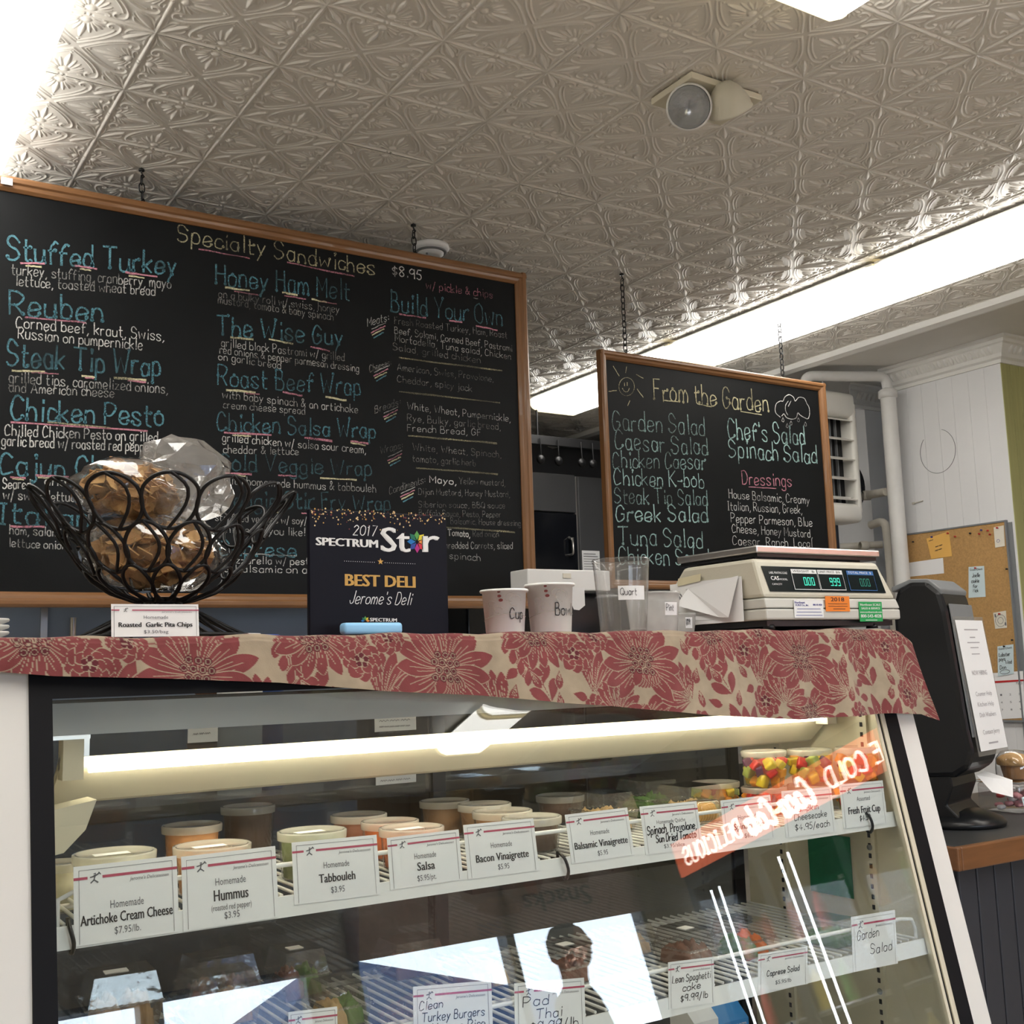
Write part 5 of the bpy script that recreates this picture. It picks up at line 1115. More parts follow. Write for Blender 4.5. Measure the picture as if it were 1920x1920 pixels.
def sticker(x0, x1, z0, z1, m, lines, ink):
    y_ = 1.7748; s_ = MB().box(x0, x1, y_-.001, y_-.0004, z0, z1).build('sticker', m, sc); k = MB()
    for tx, z_, h_, w_, x_ in lines: pprint(k, tx, V3((x0, y_-.0013, z0+(z1-z0)*z_)), u_, v_, (z1-z0)*h_, (x1-x0)*w_, cx=(x1-x0)*x_, bold=.0002)
    k.build('print', ink, s_)
sticker(1.853, 1.944, .092, .131, 'paper', [('Northeast', .80, .12, .35, .2), ('SCALE Co., Inc.', .66, .11, .45, .27), ('800-543-4028', .68, .10, .3, .8), ('_', .48, .08, .8, .5), ('_', .30, .08, .85, .5), ('_', .12, .08, .9, .5)], 'ink_blue')
sticker(1.952, 2.030, .106, .140, 'sticker_orange', [('2018', .66, .26, .55, .5), ('_', .48, .08, .8, .5), ('_', .32, .08, .8, .5), ('_', .14, .10, .5, .55)], 'ink')
sticker(2.060, 2.138, .083, .128, 'sticker_green', [('Northeast SCALE', .80, .11, .88, .5), ('SALES & SERVICE', .62, .10, .8, .5), ('www.northeastscale.com', .44, .08, .94, .5), ('800-543-4028', .20, .16, .88, .5), ('_', .06, .07, .5, .5)], 'white_print')
# papers taped to the left side of the scale
t = thing('taped_papers', 'sheaf of papers with a folded corner taped to the side of the scale', 'papers', (1.768, 1.97, .09))
for k in range(4): MB().box(1.7605+k*.0018, 1.7615+k*.0018, 1.835+k*.006, 2.075-k*.004, .088, .186-k*.003).build('sheet', 'paper_cream' if k else 'paper', t)
MB().add([(1.759, 2.01, .172), (1.757, 1.84, .188), (1.745, 1.865, .098), (1.750, 1.90, .10), (1.742, 2.035, .135)], [(0, 1, 2), (0, 2, 3), (0, 3, 4)]).build('folded_corner', 'paper', t)
MB().add([(1.7575, 2.045, .180), (1.7575, 1.965, .186), (1.761, 1.965, .203), (1.761, 2.045, .198)], [(0, 1, 2, 3)]).build('tape', 'tape', t)
k = MB(); U2, V2 = V3((0, -1, 0)), V3((0, 0, 1)); Q = V3((1.7600, 2.068, .088))
ribbon(k, [(.022+.013*math.cos(a), .062+.013*math.sin(a)) for a in [i*math.pi/10 for i in range(21)]], Q, U2, V2, V3((-1, 0, 0)), .0016); ribbon(k, [(.022+.006*math.cos(a), .062+.006*math.sin(a)) for a in [i*math.pi/5 for i in range(11)]], Q, U2, V2, V3((-1, 0, 0)), .0022)
pprint(k, 'STATE OF', Q+V2*.078, U2, V2, .005, .026, x=.05); pprint(k, 'Department', Q+V2*.066, U2, V2, .004, .03, x=.05); pprint(k, '_', Q+V2*.042, U2, V2, .004, .05, x=.04)
for z_ in (.030, .022, .010): ribbon(k, [(.02, z_), (.14, z_-.002)], Q, U2, V2, V3((-1, 0, 0)), .0003)
k.build('print', 'ink_grey', t)

# ================================================================== RIGHT: SIDE COUNTER
KZ = -.46
ct = thing('side_counter', 'dark beadboard counter with a wooden edge right of the deli case', 'counter', (3.8, 2.15, FL))
MB().box(2.43, 5.3, 1.845, 2.50, KZ-.03, KZ).build('worktop', 'dark_grey', ct, bevel=.003)
MB().box(2.42, 5.3, 1.825, 1.846, KZ-.055, KZ+.001).build('wood_edge', 'counter_wood', ct, bevel=.004); MB().box(2.405, 2.4205, 1.825, 2.50, KZ-.055, KZ+.001).build('wood_edge', 'counter_wood', ct, bevel=.004)
MB().box(2.46, 5.28, 1.872, 2.48, FL, KZ-.03).build('carcass', 'beadboard', ct)
b0 = None
for k in range(40):
    if b0 is None: b0 = MB().box(2.45, 2.518, 1.862, 1.8725, FL, KZ-.05).build('board', 'beadboard', ct, bevel=.004)
    else: c = dup(b0, ct); c.location.x += k*.0705
# napkin dispenser
dp_ = thing('napkin_dispenser', 'tall black napkin dispenser holding a menu sleeve beside the case', 'dispenser', (2.745, 2.10, KZ+.001), .30)
def sect(poly, x0, x1, nm, m, bev=.012): return MB().prism(poly, (x0, 0, 0), (0, 1, 0), (0, 0, 1), (x1-x0, 0, 0)).build(nm, m, dp_, local=True, bevel=bev)
sect([(.075, .16), (.075, .60), (.06, .645), (.02, .668), (-.03, .665), (-.062, .635), (-.075, .58), (-.105, .26), (-.115, .20), (-.10, .16), (-.06, .135), (.04, .13)], -.105, .105, 'body', 'black_plastic', .014)
sect([(.076, .655), (.02, .674), (-.03, .671), (-.066, .640), (-.062, .625), (-.025, .655), (.02, .66), (.076, .64)], -.10, .10, 'top_cover', 'grey_plastic', .004)
MB().obox((-.088, -.0755, .60), (.176, 0, 0), (0, -.0335, -.36), (0, -.004, 0)).build('front_plate', 'grey_plastic', dp_, local=True, bevel=.002)
sect([(.07, .02), (.07, .18), (-.04, .18), (-.05, .11), (-.03, .06), (-.06, .03), (-.06, .02)], -.095, .095, 'neck', 'black_plastic', .014)
MB().lathe([(.001, 0), (.125, 0), (.128, .010), (.118, .022), (.07, .04), (.001, .045)], (0, -.02, 0), 40).build('base', 'black_plastic', dp_, local=True)
MB().add([(-.02, -.09, .135), (.06, -.085, .14), (.085, -.15, .115), (.03, -.165, .075), (-.045, -.135, .095), (.02, -.12, .125)], [(0, 1, 5), (1, 2, 5), (2, 3, 5), (3, 4, 5), (4, 0, 5)]).build('napkin', 'paper', dp_, local=True)
tag(MB().add([(2.835, 1.935, KZ+.075), (2.895, 1.945, KZ+.080), (2.885, 1.925, KZ+.002), (2.85, 1.93, KZ+.002), (2.89, 1.905, KZ+.04)], [(0, 1, 4), (0, 4, 2, 3), (1, 2, 4)]).build('crumpled_napkin', 'paper_blue', loc='base'), 'crumpled bluish napkin hanging under the dispenser mouth', 'napkin')
sv_ = MB().obox((-.088, -.083, .565), (.205, -.012, 0), (.0, -.040, -.375), (0, -.002, 0)).build('menu_sleeve', 'sleeve', dp_, local=True)
o_, uu, vv = V3((-.078, -.0865, .555)), V3((.185, -.011, 0)), V3((0, -.040, -.352)); nn = uu.cross(vv).normalized(); nn = nn if nn.y < 0 else -nn
MB().obox(o_, uu, vv, nn*.0008).build('menu_sheet', 'paper', sv_, local=True)
k = MB(); un, vn = uu.normalized(), -vv.normalized()
for tx, y_, h_, w_ in (('_', .08, .009, .5), ('_', .14, .008, .2), ('_', .18, .007, .45), ('_', .22, .007, .3), ('_', .27, .007, .3), ('NOW HIRING', .43, .013, .55), ('Counter Help', .59, .012, .6), ('Kitchen Help', .67, .012, .6), ('Dish Washers', .75, .012, .6), ('Contact Jerry', .88, .012, .62), ('_', .955, .011, .35)): pprint(k, tx, o_+vv*y_+nn*.0014, un, vn, h_, .185*w_, cx=.0925)
k.build('menu_print', 'ink_pale', sv_, local=True)
# muffin on a clear tub of sweets
mx = onY(1897, 1450, 2.15).x
t = thing('candy_tub', 'clear tub of wrapped sweets on the side counter', 'tub', (mx, 2.15, KZ+.001)); MB().bbox(mx-.075, mx+.075, 2.08, 2.22, KZ+.001, KZ+.082, .008).build('box', 'box_plastic', t); MB().box(mx-.079, mx+.079, 2.076, 2.224, KZ+.083, KZ+.090).build('lid', 'box_plastic', t, bevel=.003)
for k in range(36): MB().bbox(-.013, .013, -.009, .009, -.006, .006, .004, 1).build('sweet', random.choice(['candy', 'red', 'paper', 'candy']), t, local=True).location = (random.uniform(-.055, .055), random.uniform(-.055, .055), .010+.05*random.random())
t = thing('muffin', 'golden crumb-topped muffin in a plastic wrap at the right edge', 'muffin', (mx, 2.14, KZ+.092))
MB().lathe([(.001, 0), (.029, 0), (.031, .004), (.040, .042), (.036, .044), (.001, .044)], n=28).build('body', 'muffin_side', t, local=True)
bm = bmesh.new(); bmesh.ops.create_icosphere(bm, subdivisions=4, radius=1)
for v in bm.verts: d = v.co.normalized(); kk = 1+noise.noise(d*3)*.10+noise.noise(d*9)*.05; v.co = Vector((d.x*.047*kk, d.y*.047*kk, max(d.z, -.25)*.028*kk+.047))
MB().bm(bm, True).build('crumb_top', 'muffin_top', t, local=True)
MB().lathe([(.052, .001), (.053, .03), (.05, .06), (.035, .080), (.001, .085)], n=24).build('wrap', 'box_plastic', t, local=True)

# ================================================================== CORK BOARD WALL
XW = 4.896
cb = thing('cork_board', 'cork notice board on the white board wall', 'notice board', (XW, 3.585, -.31))
MB().box(XW-.012, XW, 3.288, 3.884, -.31, .626).build('cork', 'cork', cb); MB().box(XW-.016, XW, 3.284, 3.292, -.316, .632).box(XW-.016, XW, 3.88, 3.888, -.316, .632).box(XW-.016, XW, 3.292, 3.88, -.318, -.308).box(XW-.016, XW, 3.292, 3.88, .624, .632).build('frame', 'grey_plastic', cb)
XC = XW-.013
def note(name, quad, m, label, cat, words=(), ink='ink', off=.001, pts=None):
    P = [onX(x, y, XC-off) for x, y in quad]; nrm = V3((-1, 0, 0)); mb = MB().add(P+[p+V3((.0008, 0, 0)) for p in P], [(0, 1, 2, 3), (7, 6, 5, 4), (0, 4, 5, 1), (1, 5, 6, 2), (2, 6, 7, 3), (3, 7, 4, 0)])
    o = tag(mb.build(name, m, loc='base'), label, cat); TL, TR, BR, BL = P
    k = MB(); u, v = (TR-TL), (TL-BL)
    for kd, tx, x_, y_, w_, h_ in words:
        a = BL+u*x_+v*y_+nrm*.0008
        if kd == 'p': pprint(k, tx, a, u.normalized(), v.normalized(), h_*v.length, w_*u.length, x=0)
        elif kd == 'c': ribbon(k, [(math.cos(t_)*w_, math.sin(t_)*h_) for t_ in [i*math.pi/6 for i in range(13)]], a, u, v, nrm, .001)
        else: write(k, tx, a, a+u*w_, h_*v.length, nrm, .0012, .15, up=v.normalized())
    if k.v: k.build('writing', ink, o)
    return o
note('envelope', [(1737, 1010), (1779, 996), (1785, 1043), (1746, 1048)], 'paper_orange', 'orange envelope pinned at the top left of the cork board', 'envelope', [('h', '~', .08, .82, .2, .1), ('h', '~~', .3, .45, .3, .12), ('h', '~~', .25, .28, .3, .12)])
note('white_notice', [(1698, 1056), (1768, 1046), (1770, 1075), (1699, 1082)], 'paper', 'white notice half hidden behind the napkin dispenser', 'notice', [], off=.0005)
note('pinned_slip', [(1863, 989), (1882, 985), (1884, 1024), (1866, 1027)], 'paper_cream', 'small cream slip pinned at the top right of the cork board', 'slip', [('c', '', .35, .3, .15, .07)], 'ink_blue')
note('guest_check', [(1816, 1063), (1845, 1061), (1848, 1119), (1816, 1121)], 'paper_blue', 'blue guest check pinned left of the dollar bill', 'guest check', [('p', 'Guest Check', .08, .87, .84, .07), ('h', 'Joelle', .25, .66, .5, .12), ('h', 'cookie', .2, .48, .5, .12), ('h', 'for', .3, .32, .3, .1), ('h', 'Nick', .3, .18, .35, .1)])
note('dollar_bill', [(1862, 1149), (1886, 1145), (1888, 1177), (1866, 1179)], 'paper_cream', 'dollar bill pinned to the cork board', 'banknote', [('c', '', .5, .45, .22, .2), ('p', '1', .1, .7, .1, .2), ('p', '1', .8, .1, .1, .2), ('c', '', .5, .45, .4, .38)], 'ink_grey')
note('guest_check', [(1870, 1212), (1900, 1208), (1901, 1263), (1871, 1268)], 'paper_blue', 'blue guest check above the calendar', 'guest check', [('p', 'Guest Check', .08, .87, .84, .07), ('h', 'Lobster', .1, .64, .7, .12), ('h', 'pays', .1, .5, .4, .12), ('h', 'Wed', .5, .38, .4, .12), ('h', 'Don', .15, .22, .4, .12), ('c', '', .45, .12, .3, .07)], off=.004)
cal = note('calendar', [(1861, 1262), (1918, 1258), (1922, 1346), (1868, 1349)], 'paper', 'white calendar page with a red header at the foot of the cork board', 'calendar', [('p', 'March', .75, .72, .2, .06)]+[('p', str(1+i+j*3), .2+.3*i, .5-.16*j, .06, .04) for i in range(3) for j in range(3)], 'ink_grey', off=.0008)
P = [onX(x, y, XC-.0022) for x, y in ((1864, 1277), (1919, 1274), (1919, 1277), (1864, 1281))]; MB().add(P, [(0, 1, 2, 3)]).build('header_band', 'red', cal)
for i_, (x_, y_, m) in enumerate([(1713, 1016, 'ink'), (1748, 1007, 'ink_blue'), (1778, 1000, 'red'), (1792, 1006, 'red'), (1820, 1000, 'ink'), (1837, 1001, 'red'), (1841, 994, 'ink_blue'), (1853, 995, 'red'), (1857, 1002, 'red'), (1872, 990, 'red'), (1876, 1151, 'red'), (1831, 1065, 'red'), (1890, 1067, 'ink'), (1900, 1200, 'ink'), (1885, 1212, 'ink')]):
    p = onX(x_, y_, XC); tag(xf(MB().lathe([(.001, 0), (.004, .001), (.003, .004), (.0025, .007), (.0045, .009), (.001, .011)], n=10), look((XC-.0052 if i_ > 8 else XC, p.y, p.z), (-1, 0, 0))).build('push_pin', m, loc='base'), {'red': 'red push pin in the cork board', 'ink': 'black push pin in the cork board', 'ink_blue': 'blue push pin in the cork board'}[m], 'push pin', {'red': 'red push pins', 'ink': 'black push pins', 'ink_blue': 'blue push pins'}[m])

# ================================================================== HEATER AND PIPES
ht = thing('unit_heater', 'white louvred unit heater hanging behind the small chalkboard', 'heater', (4.43, 4.05, .70))
hx0, hx1 = 4.12, 4.722
MB().bbox(hx0, hx1, 3.985, 4.15, 1.255, 1.39, .03).build('top_casing', 'heater_paint', ht); MB().bbox(hx0, hx1, 3.985, 4.15, .70, .80, .03).build('bottom_casing', 'heater_paint', ht)
for a in (hx0, hx1-.045): MB().bbox(a, a+.045, 3.985, 4.15, .74, 1.34, .02).build('side_casing', 'heater_paint', ht)
MB().box(hx0+.05, hx1-.05, 4.06, 4.13, .78, 1.27).build('coil_core', 'black_metal', ht)
fn0 = None
for k in range(10):
    if fn0 is None: fn0 = MB().box(hx0+.10, hx0+.106, 4.045, 4.062, .79, 1.27).build('coil_fin', 'grey_plastic', ht)
    else: c = dup(fn0, ht); c.location.x += k*.044
for k in range(5):
    z_ = 1.235-k*.105; MB().obox((hx0+.04, 3.985, z_+.004), (hx1-hx0-.08, 0, 0), (0, .05, .020), (0, .004, -.006)).build('louvre', 'heater_paint', ht)
MB().lathe([(.001, 0), (.15, 0), (.165, .02), (.165, .12), (.15, .14), (.001, .14)], (4.80, 4.16, .93), 32, axis='y').build('fan_shroud', 'black_metal', ht)
MB().tube([(4.55, 4.05, 1.385), (4.55, 4.05, CZ-.01)], .005, 6).tube([(4.25, 4.05, 1.385), (4.25, 4.05, CZ-.01)], .005, 6).build('hanger_rod', 'steel', ht)
def pipe(name, pts, r, m, label, joints=()):
    t = thing(name, label, 'pipe', pts[-1] if pts[-1][2] < pts[0][2] else pts[0]); MB().tube(pts, r, 16).build('run', m, t)
    for j, (c, d) in enumerate(joints): xf(MB().lathe([(r*1.0, -.022), (r*1.22, -.018), (r*1.22, .018), (r*1.0, .022)], n=16), look(c, d)).build('collar', m, t)
def bend(a, c, b, r, n=6):
    a, b, c = V3(a), V3(b), V3(c); p, q = c+(a-c).normalized()*r, c+(b-c).normalized()*r; return [a]+[p*(1-t)**2+c*2*t*(1-t)+q*t*t for t in [i/n for i in range(n+1)]]+[b]
pipe('steam_pipe', [(4.80, 3.842, FL+.002), (4.80, 3.842, .2), (4.80, 3.842, 1.385)], .040, 'pipe_paint', 'thick white painted pipe rising along the end of the board wall', [((4.80, 3.842, 1.36), (0, 0, 1))])
pts = bend((4.80, 3.842, 1.39), (4.80, 3.842, 1.455), (4.40, 4.02, 1.455), .05)[:-1]+bend((4.46, 3.993, 1.455), (4.39, 4.022, 1.455), (4.385, 4.025, 1.395), .045)[1:]
pipe('elbow_pipe', pts, .027, 'pipe_paint', 'white pipe bending over from the thick pipe to the heater top')
p0 = onY(1640, 905, 3.95)
pipe('branch_pipe', [onY(1662, 922, 3.90), onY(1618, 930, 4.12)], .022, 'pipe_old', 'short old pipe between the thick pipe and the heater', [(onY(1625, 929, 4.08), (1, -.6, 0))])
pipe('hook_pipe', [V3((onY(1667, 1040, 3.98).x, 3.98, FL+.002)), onY(1667, 1040, 3.98)]+bend(onY(1667, 1040, 3.98), onY(1660, 975, 3.98), onY(1632, 985, 4.08), .05)[1:], .022, 'pipe_old', 'hooked old pipe left of the thick pipe above the scale')
pipe('low_pipe', [onY(1655, 1021, 4.06), onY(1575, 1026, 4.22)], .020, 'pipe_old', 'level old pipe just above the scale platter', [(onY(1620, 1023, 4.10), (1, -.45, 0))])
struct(MB().box(5.10, 5.35, 4.25, 4.5, FL, CZ-.013).build('wall_pilaster', 'white_paint'))
crown('trim_5', (4.98, 4.249, CZ-.012), (0, -1, 0), (1, 0, 0), .42)
h_ = thing('range_hood', 'pale blue-grey hood seen through the gap below the heater', 'hood', (5.2, 5.0, .30)); MB().box(4.80, 5.5, 4.6, 5.5, .52, .86).build('canopy', 'blue_panel', h_, bevel=.01); MB().box(4.79, 5.52, 4.57, 4.60, .49, .54).build('lip', 'steel', h_); MB().box(4.9, 5.2, 4.9, 5.3, .85, CZ-.01).build('flue', 'dark_grey', h_)
# ================================================================== KITCHEN BEHIND
fg = thing('refrigerator', 'dark grey refrigerator with a pale door handle seen between the chalkboards', 'refrigerator', (3.95, 5.85, FL))
MB().box(3.2, 4.75, 5.53, 6.25, FL, 1.14).build('cabinet', 'dark_grey', fg); MB().box(3.2, 3.968, 5.50, 5.53, .915, 1.145).build('freezer_door', 'fridge_grey', fg, bevel=.006)
dd = MB().box(3.2, 3.968, 5.50, 5.53, FL+.08, .908).build('door', 'black_gloss', fg, bevel=.006); MB().box(3.985, 4.75, 5.50, 5.53, FL+.08, 1.14).build('door', 'fridge_grey', fg, bevel=.006); MB().box(3.968, 3.985, 5.515, 5.53, FL+.05, 1.14).build('door_seam', 'steel', fg)
MB().tube(bend((3.905, 5.50, .66), (3.905, 5.46, .66), (3.905, 5.46, .76), .02)+[V3((3.905, 5.46, .75)), V3((3.905, 5.50, .765))], .007, 8).build('handle', 'steel', dd)
nt_ = tag(MB().box(3.995, 4.125, 5.4965, 5.499, .565, .69).build('door_notice', 'paper', loc='base'), 'white printed notice stuck on the refrigerator door', 'notice'); k = MB()
for i in range(7): pprint(k, '_', V3((4.005, 5.4955, .668-i*.015)), u_, v_, .009 if i < 2 else .006, .105 if i else .09, x=0)
k.build('print', 'ink', nt_)
rk = thing('pan_rack', 'dark hanging rail with pans above the refrigerator', 'rack', (3.9, 5.2, 1.1)); MB().box(3.3, 4.35, 5.18, 5.21, 1.24, 1.29).build('rail', 'black_metal', rk)
for x_ in (3.5, 4.2): MB().tube([(x_, 5.195, 1.28), (x_, 5.195, CZ-.01)], .006, 6).build('hanger', 'black_metal', rk)
for x_ in (3.5, 3.62, 3.78, 3.86, 4.05): MB().tube([(x_, 5.17, 1.27), (x_, 5.165, 1.18), (x_, 5.17, 1.16)], .004, 6).lathe([(.001, 0), (.022, .004), (.028, .016), (.026, .017), (.02, .007), (.001, .004)], (x_, 5.155, 1.15), 14, axis='y').build('ladle', 'black_metal', rk)
wt = thing('work_table', 'steel work table behind the deli case', 'table', (1.6, 3.0, FL)); MB().box(-.4, 3.2, 2.75, 3.20, -.32, -.29).build('top', 'steel', wt); MB().box(-.38, 3.18, 2.78, 3.18, -.95, -.93).build('under_shelf', 'steel', wt)
for x_ in (-.36, 3.16):
    for y_ in (2.79, 3.16): MB().tube([(x_, y_, FL), (x_, y_, -.32)], .02, 10).build('leg', 'steel', wt)
ps = thing('order_terminal', 'black order terminal with a white printer head behind the bowl cup', 'terminal', (2.08, 2.98, -.29))
MB().bbox(1.98, 2.20, 2.90, 3.06, -.29, -.26, .01).build('base', 'black_plastic', ps); MB().tube([(2.09, 2.98, -.27), (2.09, 3.0, .05)], .022, 12).build('pole', 'black_plastic', ps)
MB().bbox(2.02, 2.30, 2.95, 2.99, .03, .235, .02).build('monitor', 'black_plastic', ps); MB().box(1.90, 2.215, 2.90, 3.0, .237, .302).build('printer_head', 'white_plastic', ps, bevel=.004); MB().box(2.03, 2.06, 2.897, 2.90, .275, .29).build('badge', 'paper_cream', ps)
MB().tube([(2.06, 2.94, .08), (2.06, 2.945, .08)], .012, 12).build('knob', 'dark_grey', ps)
xa = onY(1072, 1110, 2.885).x; xb = onY(1096, 1110, 2.885).x; MB().prism([(0, 0), (0, -.055), (.006, -.068), (.026, -.070), (xb-xa, -.055), (xb-xa, 0)], (xa, 2.885, .245), (1, 0, 0), (0, 0, 1), (0, .001, 0)).build('paper_slip', 'paper', ps)
eq = thing('steam_cabinet', 'blue-grey steel cabinet low behind the large chalkboard', 'cabinet', (.9, 4.0, FL)); MB().box(-.3, 1.72, 3.75, 4.4, FL, .40).build('body', 'blue_panel', eq, bevel=.01); MB().box(.66, .68, 3.742, 3.752, -.9, .38).build('door_seam', 'steel', eq); MB().tube([(.75, 3.72, .0), (.75, 3.72, .2)], .01, 8).build('handle', 'steel', eq)
pb = onY(412, 1150, 3.06); bw = thing('brown_bowls', 'stack of brown bowls behind the wire basket', 'bowls', (pb.x, 3.06, -.29))
for k in range(7): MB().lathe([(.001, 0), (.05, .002), (.075, .03), (.085, .06), (.080, .06), (.07, .032), (.001, .01)], (pb.x, 3.06, -.289+k*.058), 28).build('bowl', 'brown_bowl', bw)
pc = onY(450, 1160, 2.86); t = thing('white_crock', 'white crock rim peeking over the cloth right of the basket', 'crock', (pc.x, 2.86, -.289)); MB().lathe([(.001, 0), (.055, 0), (.058, .38), (.052, .40), (.045, .39), (.05, .02)], (pc.x, 2.86, -.289), 28).build('body', 'white_plastic', t); MB().lathe([(.058, .33), (.062, .335), (.062, .345), (.058, .35)], (pc.x, 2.86, -.289), 28).build('band', 'white_plastic', t)
pd_ = onY(500, 1165, 2.92); tag(MB().lathe([(.001, 0), (.04, 0), (.045, .37), (.047, .37), (.047, .39), (.03, .40), (.001, .40)], (pd_.x, 2.92, -.289), 24).build('blue_jar', 'blue_plastic', loc='base'), 'blue lidded jar beside the white crock', 'jar')
pe = onY(-22, 1150, 2.90); cs_ = thing('cup_stack', 'stack of white cups at the left edge above the cloth', 'cups', (pe.x, 2.90, -.289))
for k in range(30): MB().lathe([(.030, 0), (.045, .006), (.047, .010), (.045, .013), (.031, .012)], (pe.x, 2.90, -.289+k*.0148), 20).build('cup', 'white_plastic', cs_)

# ================================================================== SHOP FLOOR BEHIND THE PHOTOGRAPHER (seen mirrored in the case glass)
ck = thing('drinks_cooler', 'lit drinks cooler with a red header reflected in the case glass', 'cooler', (5.1, -1.3, FL))
cx0, cx1, cy0, cy1 = 4.75, 5.45, -2.30, -.30
MB().box(cx0+.02, cx1, cy0, cy0+.04, FL, .70).box(cx0+.02, cx1, cy1-.04, cy1, FL, .70).box(cx1-.04, cx1, cy0+.04, cy1-.04, FL, .70).box(cx0+.02, cx1-.04, cy0+.04, cy1-.04, FL, FL+.25).box(cx0+.02, cx1-.04, cy0+.04, cy1-.04, .34, .70).build('cabinet', 'black_plastic', ck)
hd = MB().box(cx0, cx0+.02, cy0, cy1, .41, .62).build('header_sign', 'cooler_sign', ck); u2 = V3((0, -1, 0)); k = MB(); q = V3((cx0-.002, cy1-.06, .46)); n2 = V3((-1, 0, 0))
write(k, 'ICE COLD', q, q+u2*.55, .10, n2, .008, .05, up=v_); write(k, 'Coca-Cola', q+u2*.66-v_*.02, q+u2*1.22-v_*.02, .15, n2, .014, .05, up=v_+u2*.3); write(k, 'DELICIOUS', q+u2*1.30, q+u2*1.86, .10, n2, .008, .05, up=v_); k.build('header_letters', 'cooler_sign_lit', hd)
for i in range(3):
    ya, yb_ = cy0+.04+i*.64, cy0+.04+(i+1)*.64; d = MB().box(cx0, cx0+.02, ya, ya+.035, FL+.2, .36).box(cx0, cx0+.02, yb_-.035, yb_, FL+.2, .36).box(cx0, cx0+.02, ya+.035, yb_-.035, FL+.2, FL+.25).box(cx0, cx0+.02, ya+.035, yb_-.035, .32, .36).build('door', 'dark_grey', ck); MB().box(cx0+.006, cx0+.012, ya+.035, yb_-.035, FL+.25, .32).build('door_glass', 'window_glass', d)
for y_ in (-2.14, -2.06, -1.50, -1.42): MB().tube([(cx0+.06, y_, FL+.30), (cx0+.06, y_, .28)], .0045, 8).build('doubled_light_tube', 'cooler_tube', ck)  # each tube has an added twin that stands for its ghost reflection
for s_ in range(3):
    z_ = FL+.30+s_*.37; MB().box(cx0+.09, cx1-.06, cy0+.05, cy1-.05, z_-.012, z_-.002).build('shelf', 'white_plastic', ck)
    for i in range(8):
        y_ = cy0+.20+i*.225; m = random.choice(['fr_orange', 'fr_red', 'f_dark', 'p_green', 'fr_yellow', 'f_dark'])
        t = thing('drink_bottle', {'fr_orange': 'orange drink bottle on a cooler shelf', 'fr_red': 'red drink bottle on a cooler shelf', 'f_dark': 'dark cola bottle on a cooler shelf', 'p_green': 'green drink bottle on a cooler shelf', 'fr_yellow': 'yellow drink bottle on a cooler shelf'}[m], 'bottle', (cx0+.16, y_, z_-.001), group={'fr_orange': 'orange bottles', 'fr_red': 'red bottles', 'f_dark': 'cola bottles', 'p_green': 'green bottles', 'fr_yellow': 'yellow bottles'}[m])
        MB().lathe([(.001, 0), (.030, 0), (.033, .01), (.033, .13), (.028, .165), (.013, .20), (.013, .215)], n=16).build('body', m, t, local=True); MB().lathe([(.015, .215), (.015, .235), (.001, .236)], n=14).build('cap', 'white_plastic', t, local=True)
# a customer on a chair, back-lit by the windows
def skin(name, verts, edges, rad, m, parent, sub=2):
    me = bpy.data.meshes.new(name); me.from_pydata(verts, edges, []); o = bpy.data.objects.new(name, me); COL.objects.link(o); o.parent = parent
    md = o.modifiers.new('skin', 'SKIN'); md.use_smooth_shade = True
    for i, r_ in enumerate(rad): me.skin_vertices[0].data[i].radius = (r_, r_*.9) if not isinstance(r_, tuple) else r_
    me.skin_vertices[0].data[0].use_root = True; sd = o.modifiers.new('sub', 'SUBSURF'); sd.levels = sub; sd.render_levels = sub; me.materials.append(MATS[m]); return o
def add_skin_layer(me):
    bm = bmesh.new(); bm.from_mesh(me); bm.verts.layers.skin.verify(); bm.to_mesh(me); bm.free()
pn = thing('person', 'seated customer in dark clothes, head and shoulders mirrored in the case glass', 'person', (3.27, -1.50, FL), 2.5)
def body_part(name, V_, E_, R_, m):
    me = bpy.data.meshes.new(name); me.from_pydata(V_, E_, []); add_skin_layer(me); o = bpy.data.objects.new(name, me); COL.objects.link(o); o.parent = pn
    for i, r_ in enumerate(R_): me.skin_vertices[0].data[i].radius = r_ if isinstance(r_, tuple) else (r_, r_); 
    me.skin_vertices[0].data[0].use_root = True
    md = o.modifiers.new('skin', 'SKIN'); md.use_smooth_shade = True; md.branch_smoothing = .6; sd = o.modifiers.new('sub', 'SUBSURF'); sd.levels = 2; sd.render_levels = 2; me.materials.append(MATS[m]); return o
Vb = [(0, .02, .52), (0, .04, .70), (0, .03, .88), (0, .02, .99), (0, .01, 1.06), (0, .0, 1.14), (0, -.015, 1.22), (0, -.01, 1.28),
      (.17, .02, .97), (.22, -.02, .76), (.17, -.20, .66), (-.17, .02, .97), (-.22, -.02, .76), (-.17, -.20, .66),
      (.10, -.02, .50), (.13, -.40, .50), (.13, -.40, .12), (.13, -.52, .05), (-.10, -.02, .50), (-.13, -.40, .50), (-.13, -.40, .12), (-.13, -.52, .05)]
Eb = [(0, 1), (1, 2), (2, 3), (3, 4), (4, 5), (5, 6), (6, 7), (3, 8), (8, 9), (9, 10), (3, 11), (11, 12), (12, 13), (0, 14), (14, 15), (15, 16), (16, 17), (0, 18), (18, 19), (19, 20), (20, 21)]
Rb = [(.16, .12), (.15, .11), (.17, .11), (.13, .09), .055, (.072, .085), (.078, .095), (.062, .075), .065, .05, .038, .065, .05, .038, .085, .065, .048, .042, .085, .065, .048, .042]
body_part('body', Vb, Eb, Rb, 'cloth_dark')
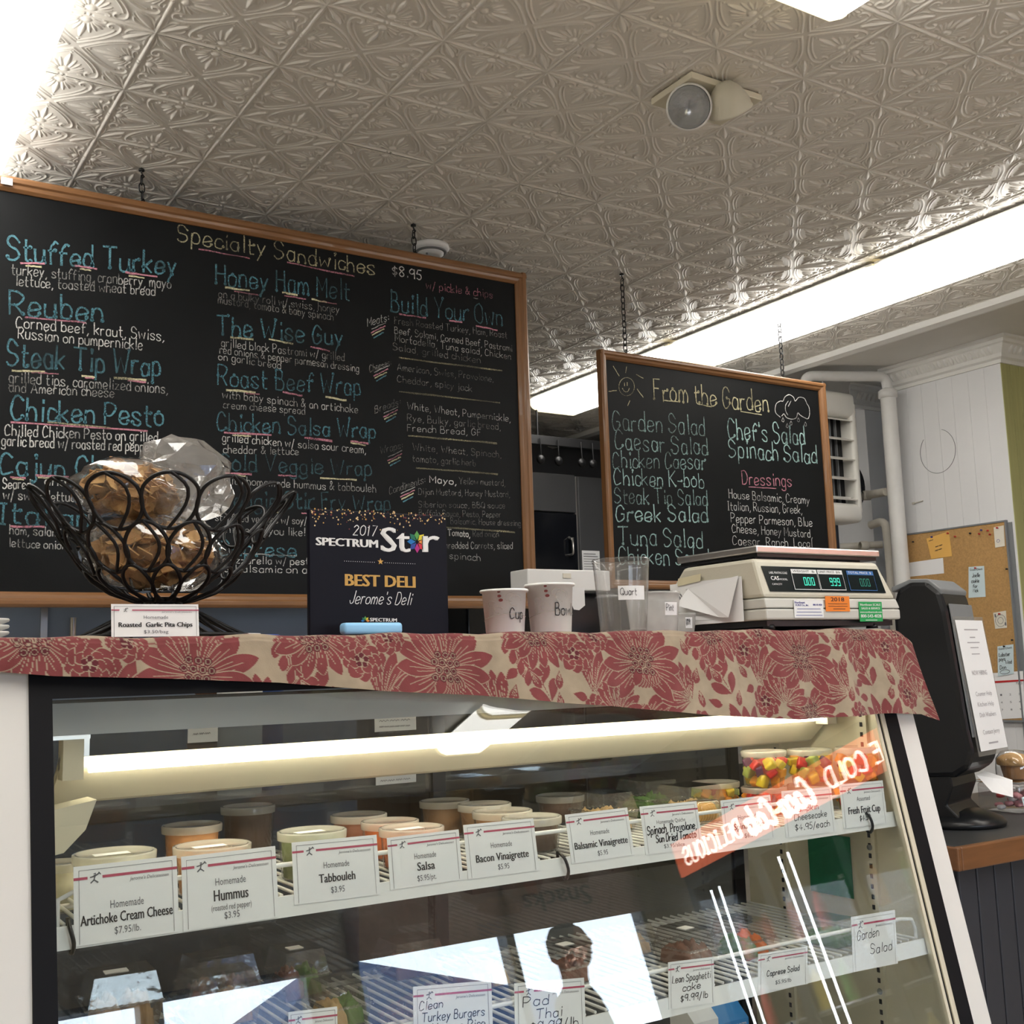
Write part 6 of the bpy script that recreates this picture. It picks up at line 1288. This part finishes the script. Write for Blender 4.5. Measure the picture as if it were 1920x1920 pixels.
for s_ in (-1, 1):
    hb = [(s_*.17, -.20, .66), (s_*.16, -.27, .64), (s_*.15, -.31, .63)]; he = [(0, 1), (1, 2)]; hrr = [.032, .036, .03]
    for j in range(4): b_ = len(hb); hb += [(s_*.15+(j-1.5)*.018, -.345, .635), (s_*.15+(j-1.5)*.019, -.375+abs(j-1.5)*.006, .62)]; he += [(2, b_), (b_, b_+1)]; hrr += [.0095, .008]
    b_ = len(hb); hb += [(s_*.15-s_*.05, -.29, .64), (s_*.15-s_*.06, -.325, .635)]; he += [(1, b_), (b_, b_+1)]; hrr += [.011, .009]
    body_part('hand', hb, he, hrr, 'skin')
MB().lathe([(.001, .085), (.06, .07), (.092, .02), (.095, -.03), (.088, -.07), (.07, -.09)], (0, .012, 1.245), 24).build('hair', 'ink', pn, local=True)
bm = bmesh.new(); bmesh.ops.create_icosphere(bm, subdivisions=3, radius=1)
for v in bm.verts: v.co = Vector((v.co.x*.070, v.co.y*.055-.052, v.co.z*.10+1.20))
fc = MB().bm(bm, True); fc.lathe([(.001, .03), (.010, .01), (.016, -.012), (.001, -.02)], (0, -.108, 1.205), 10)
for s_ in (-1, 1): fc.lathe([(.001, .03), (.012, .015), (.013, -.015), (.001, -.03)], (s_*.088, 0, 1.20), 10)
fc.build('face', 'skin', pn, local=True)
fe = MB()
for s_ in (-1, 1): fe.lathe([(.001, .006), (.011, 0), (.001, -.006)], (s_*.028, -.100, 1.222), 10)
fe.box(-.022, .022, -.106, -.100, 1.158, 1.163).build('eyes_and_mouth', 'ink', pn, local=True)
ch = thing('cafe_chair', 'dark cafe chair under the seated customer', 'chair', (3.27, -1.50, FL), 2.5)
MB().bbox(-.21, .21, -.30, .20, .405, .425, .01).build('seat', 'counter_wood', ch, local=True); MB().bbox(-.20, .20, .20, .225, .62, .86, .01).build('backrest', 'counter_wood', ch, local=True)
for x_ in (-.18, .18):
    MB().tube([(x_, -.26, .405), (x_, -.28, 0)], .014, 8).build('leg', 'black_metal', ch, local=True); MB().tube([(x_, .22, .86), (x_, .19, .41), (x_, .23, 0)], .014, 8).build('leg', 'black_metal', ch, local=True)

# ------------------------------------------------------------------ lift everything so that the floor is z = 0
for o in list(S.objects):
    if o.parent is None: o.location.z += LENS
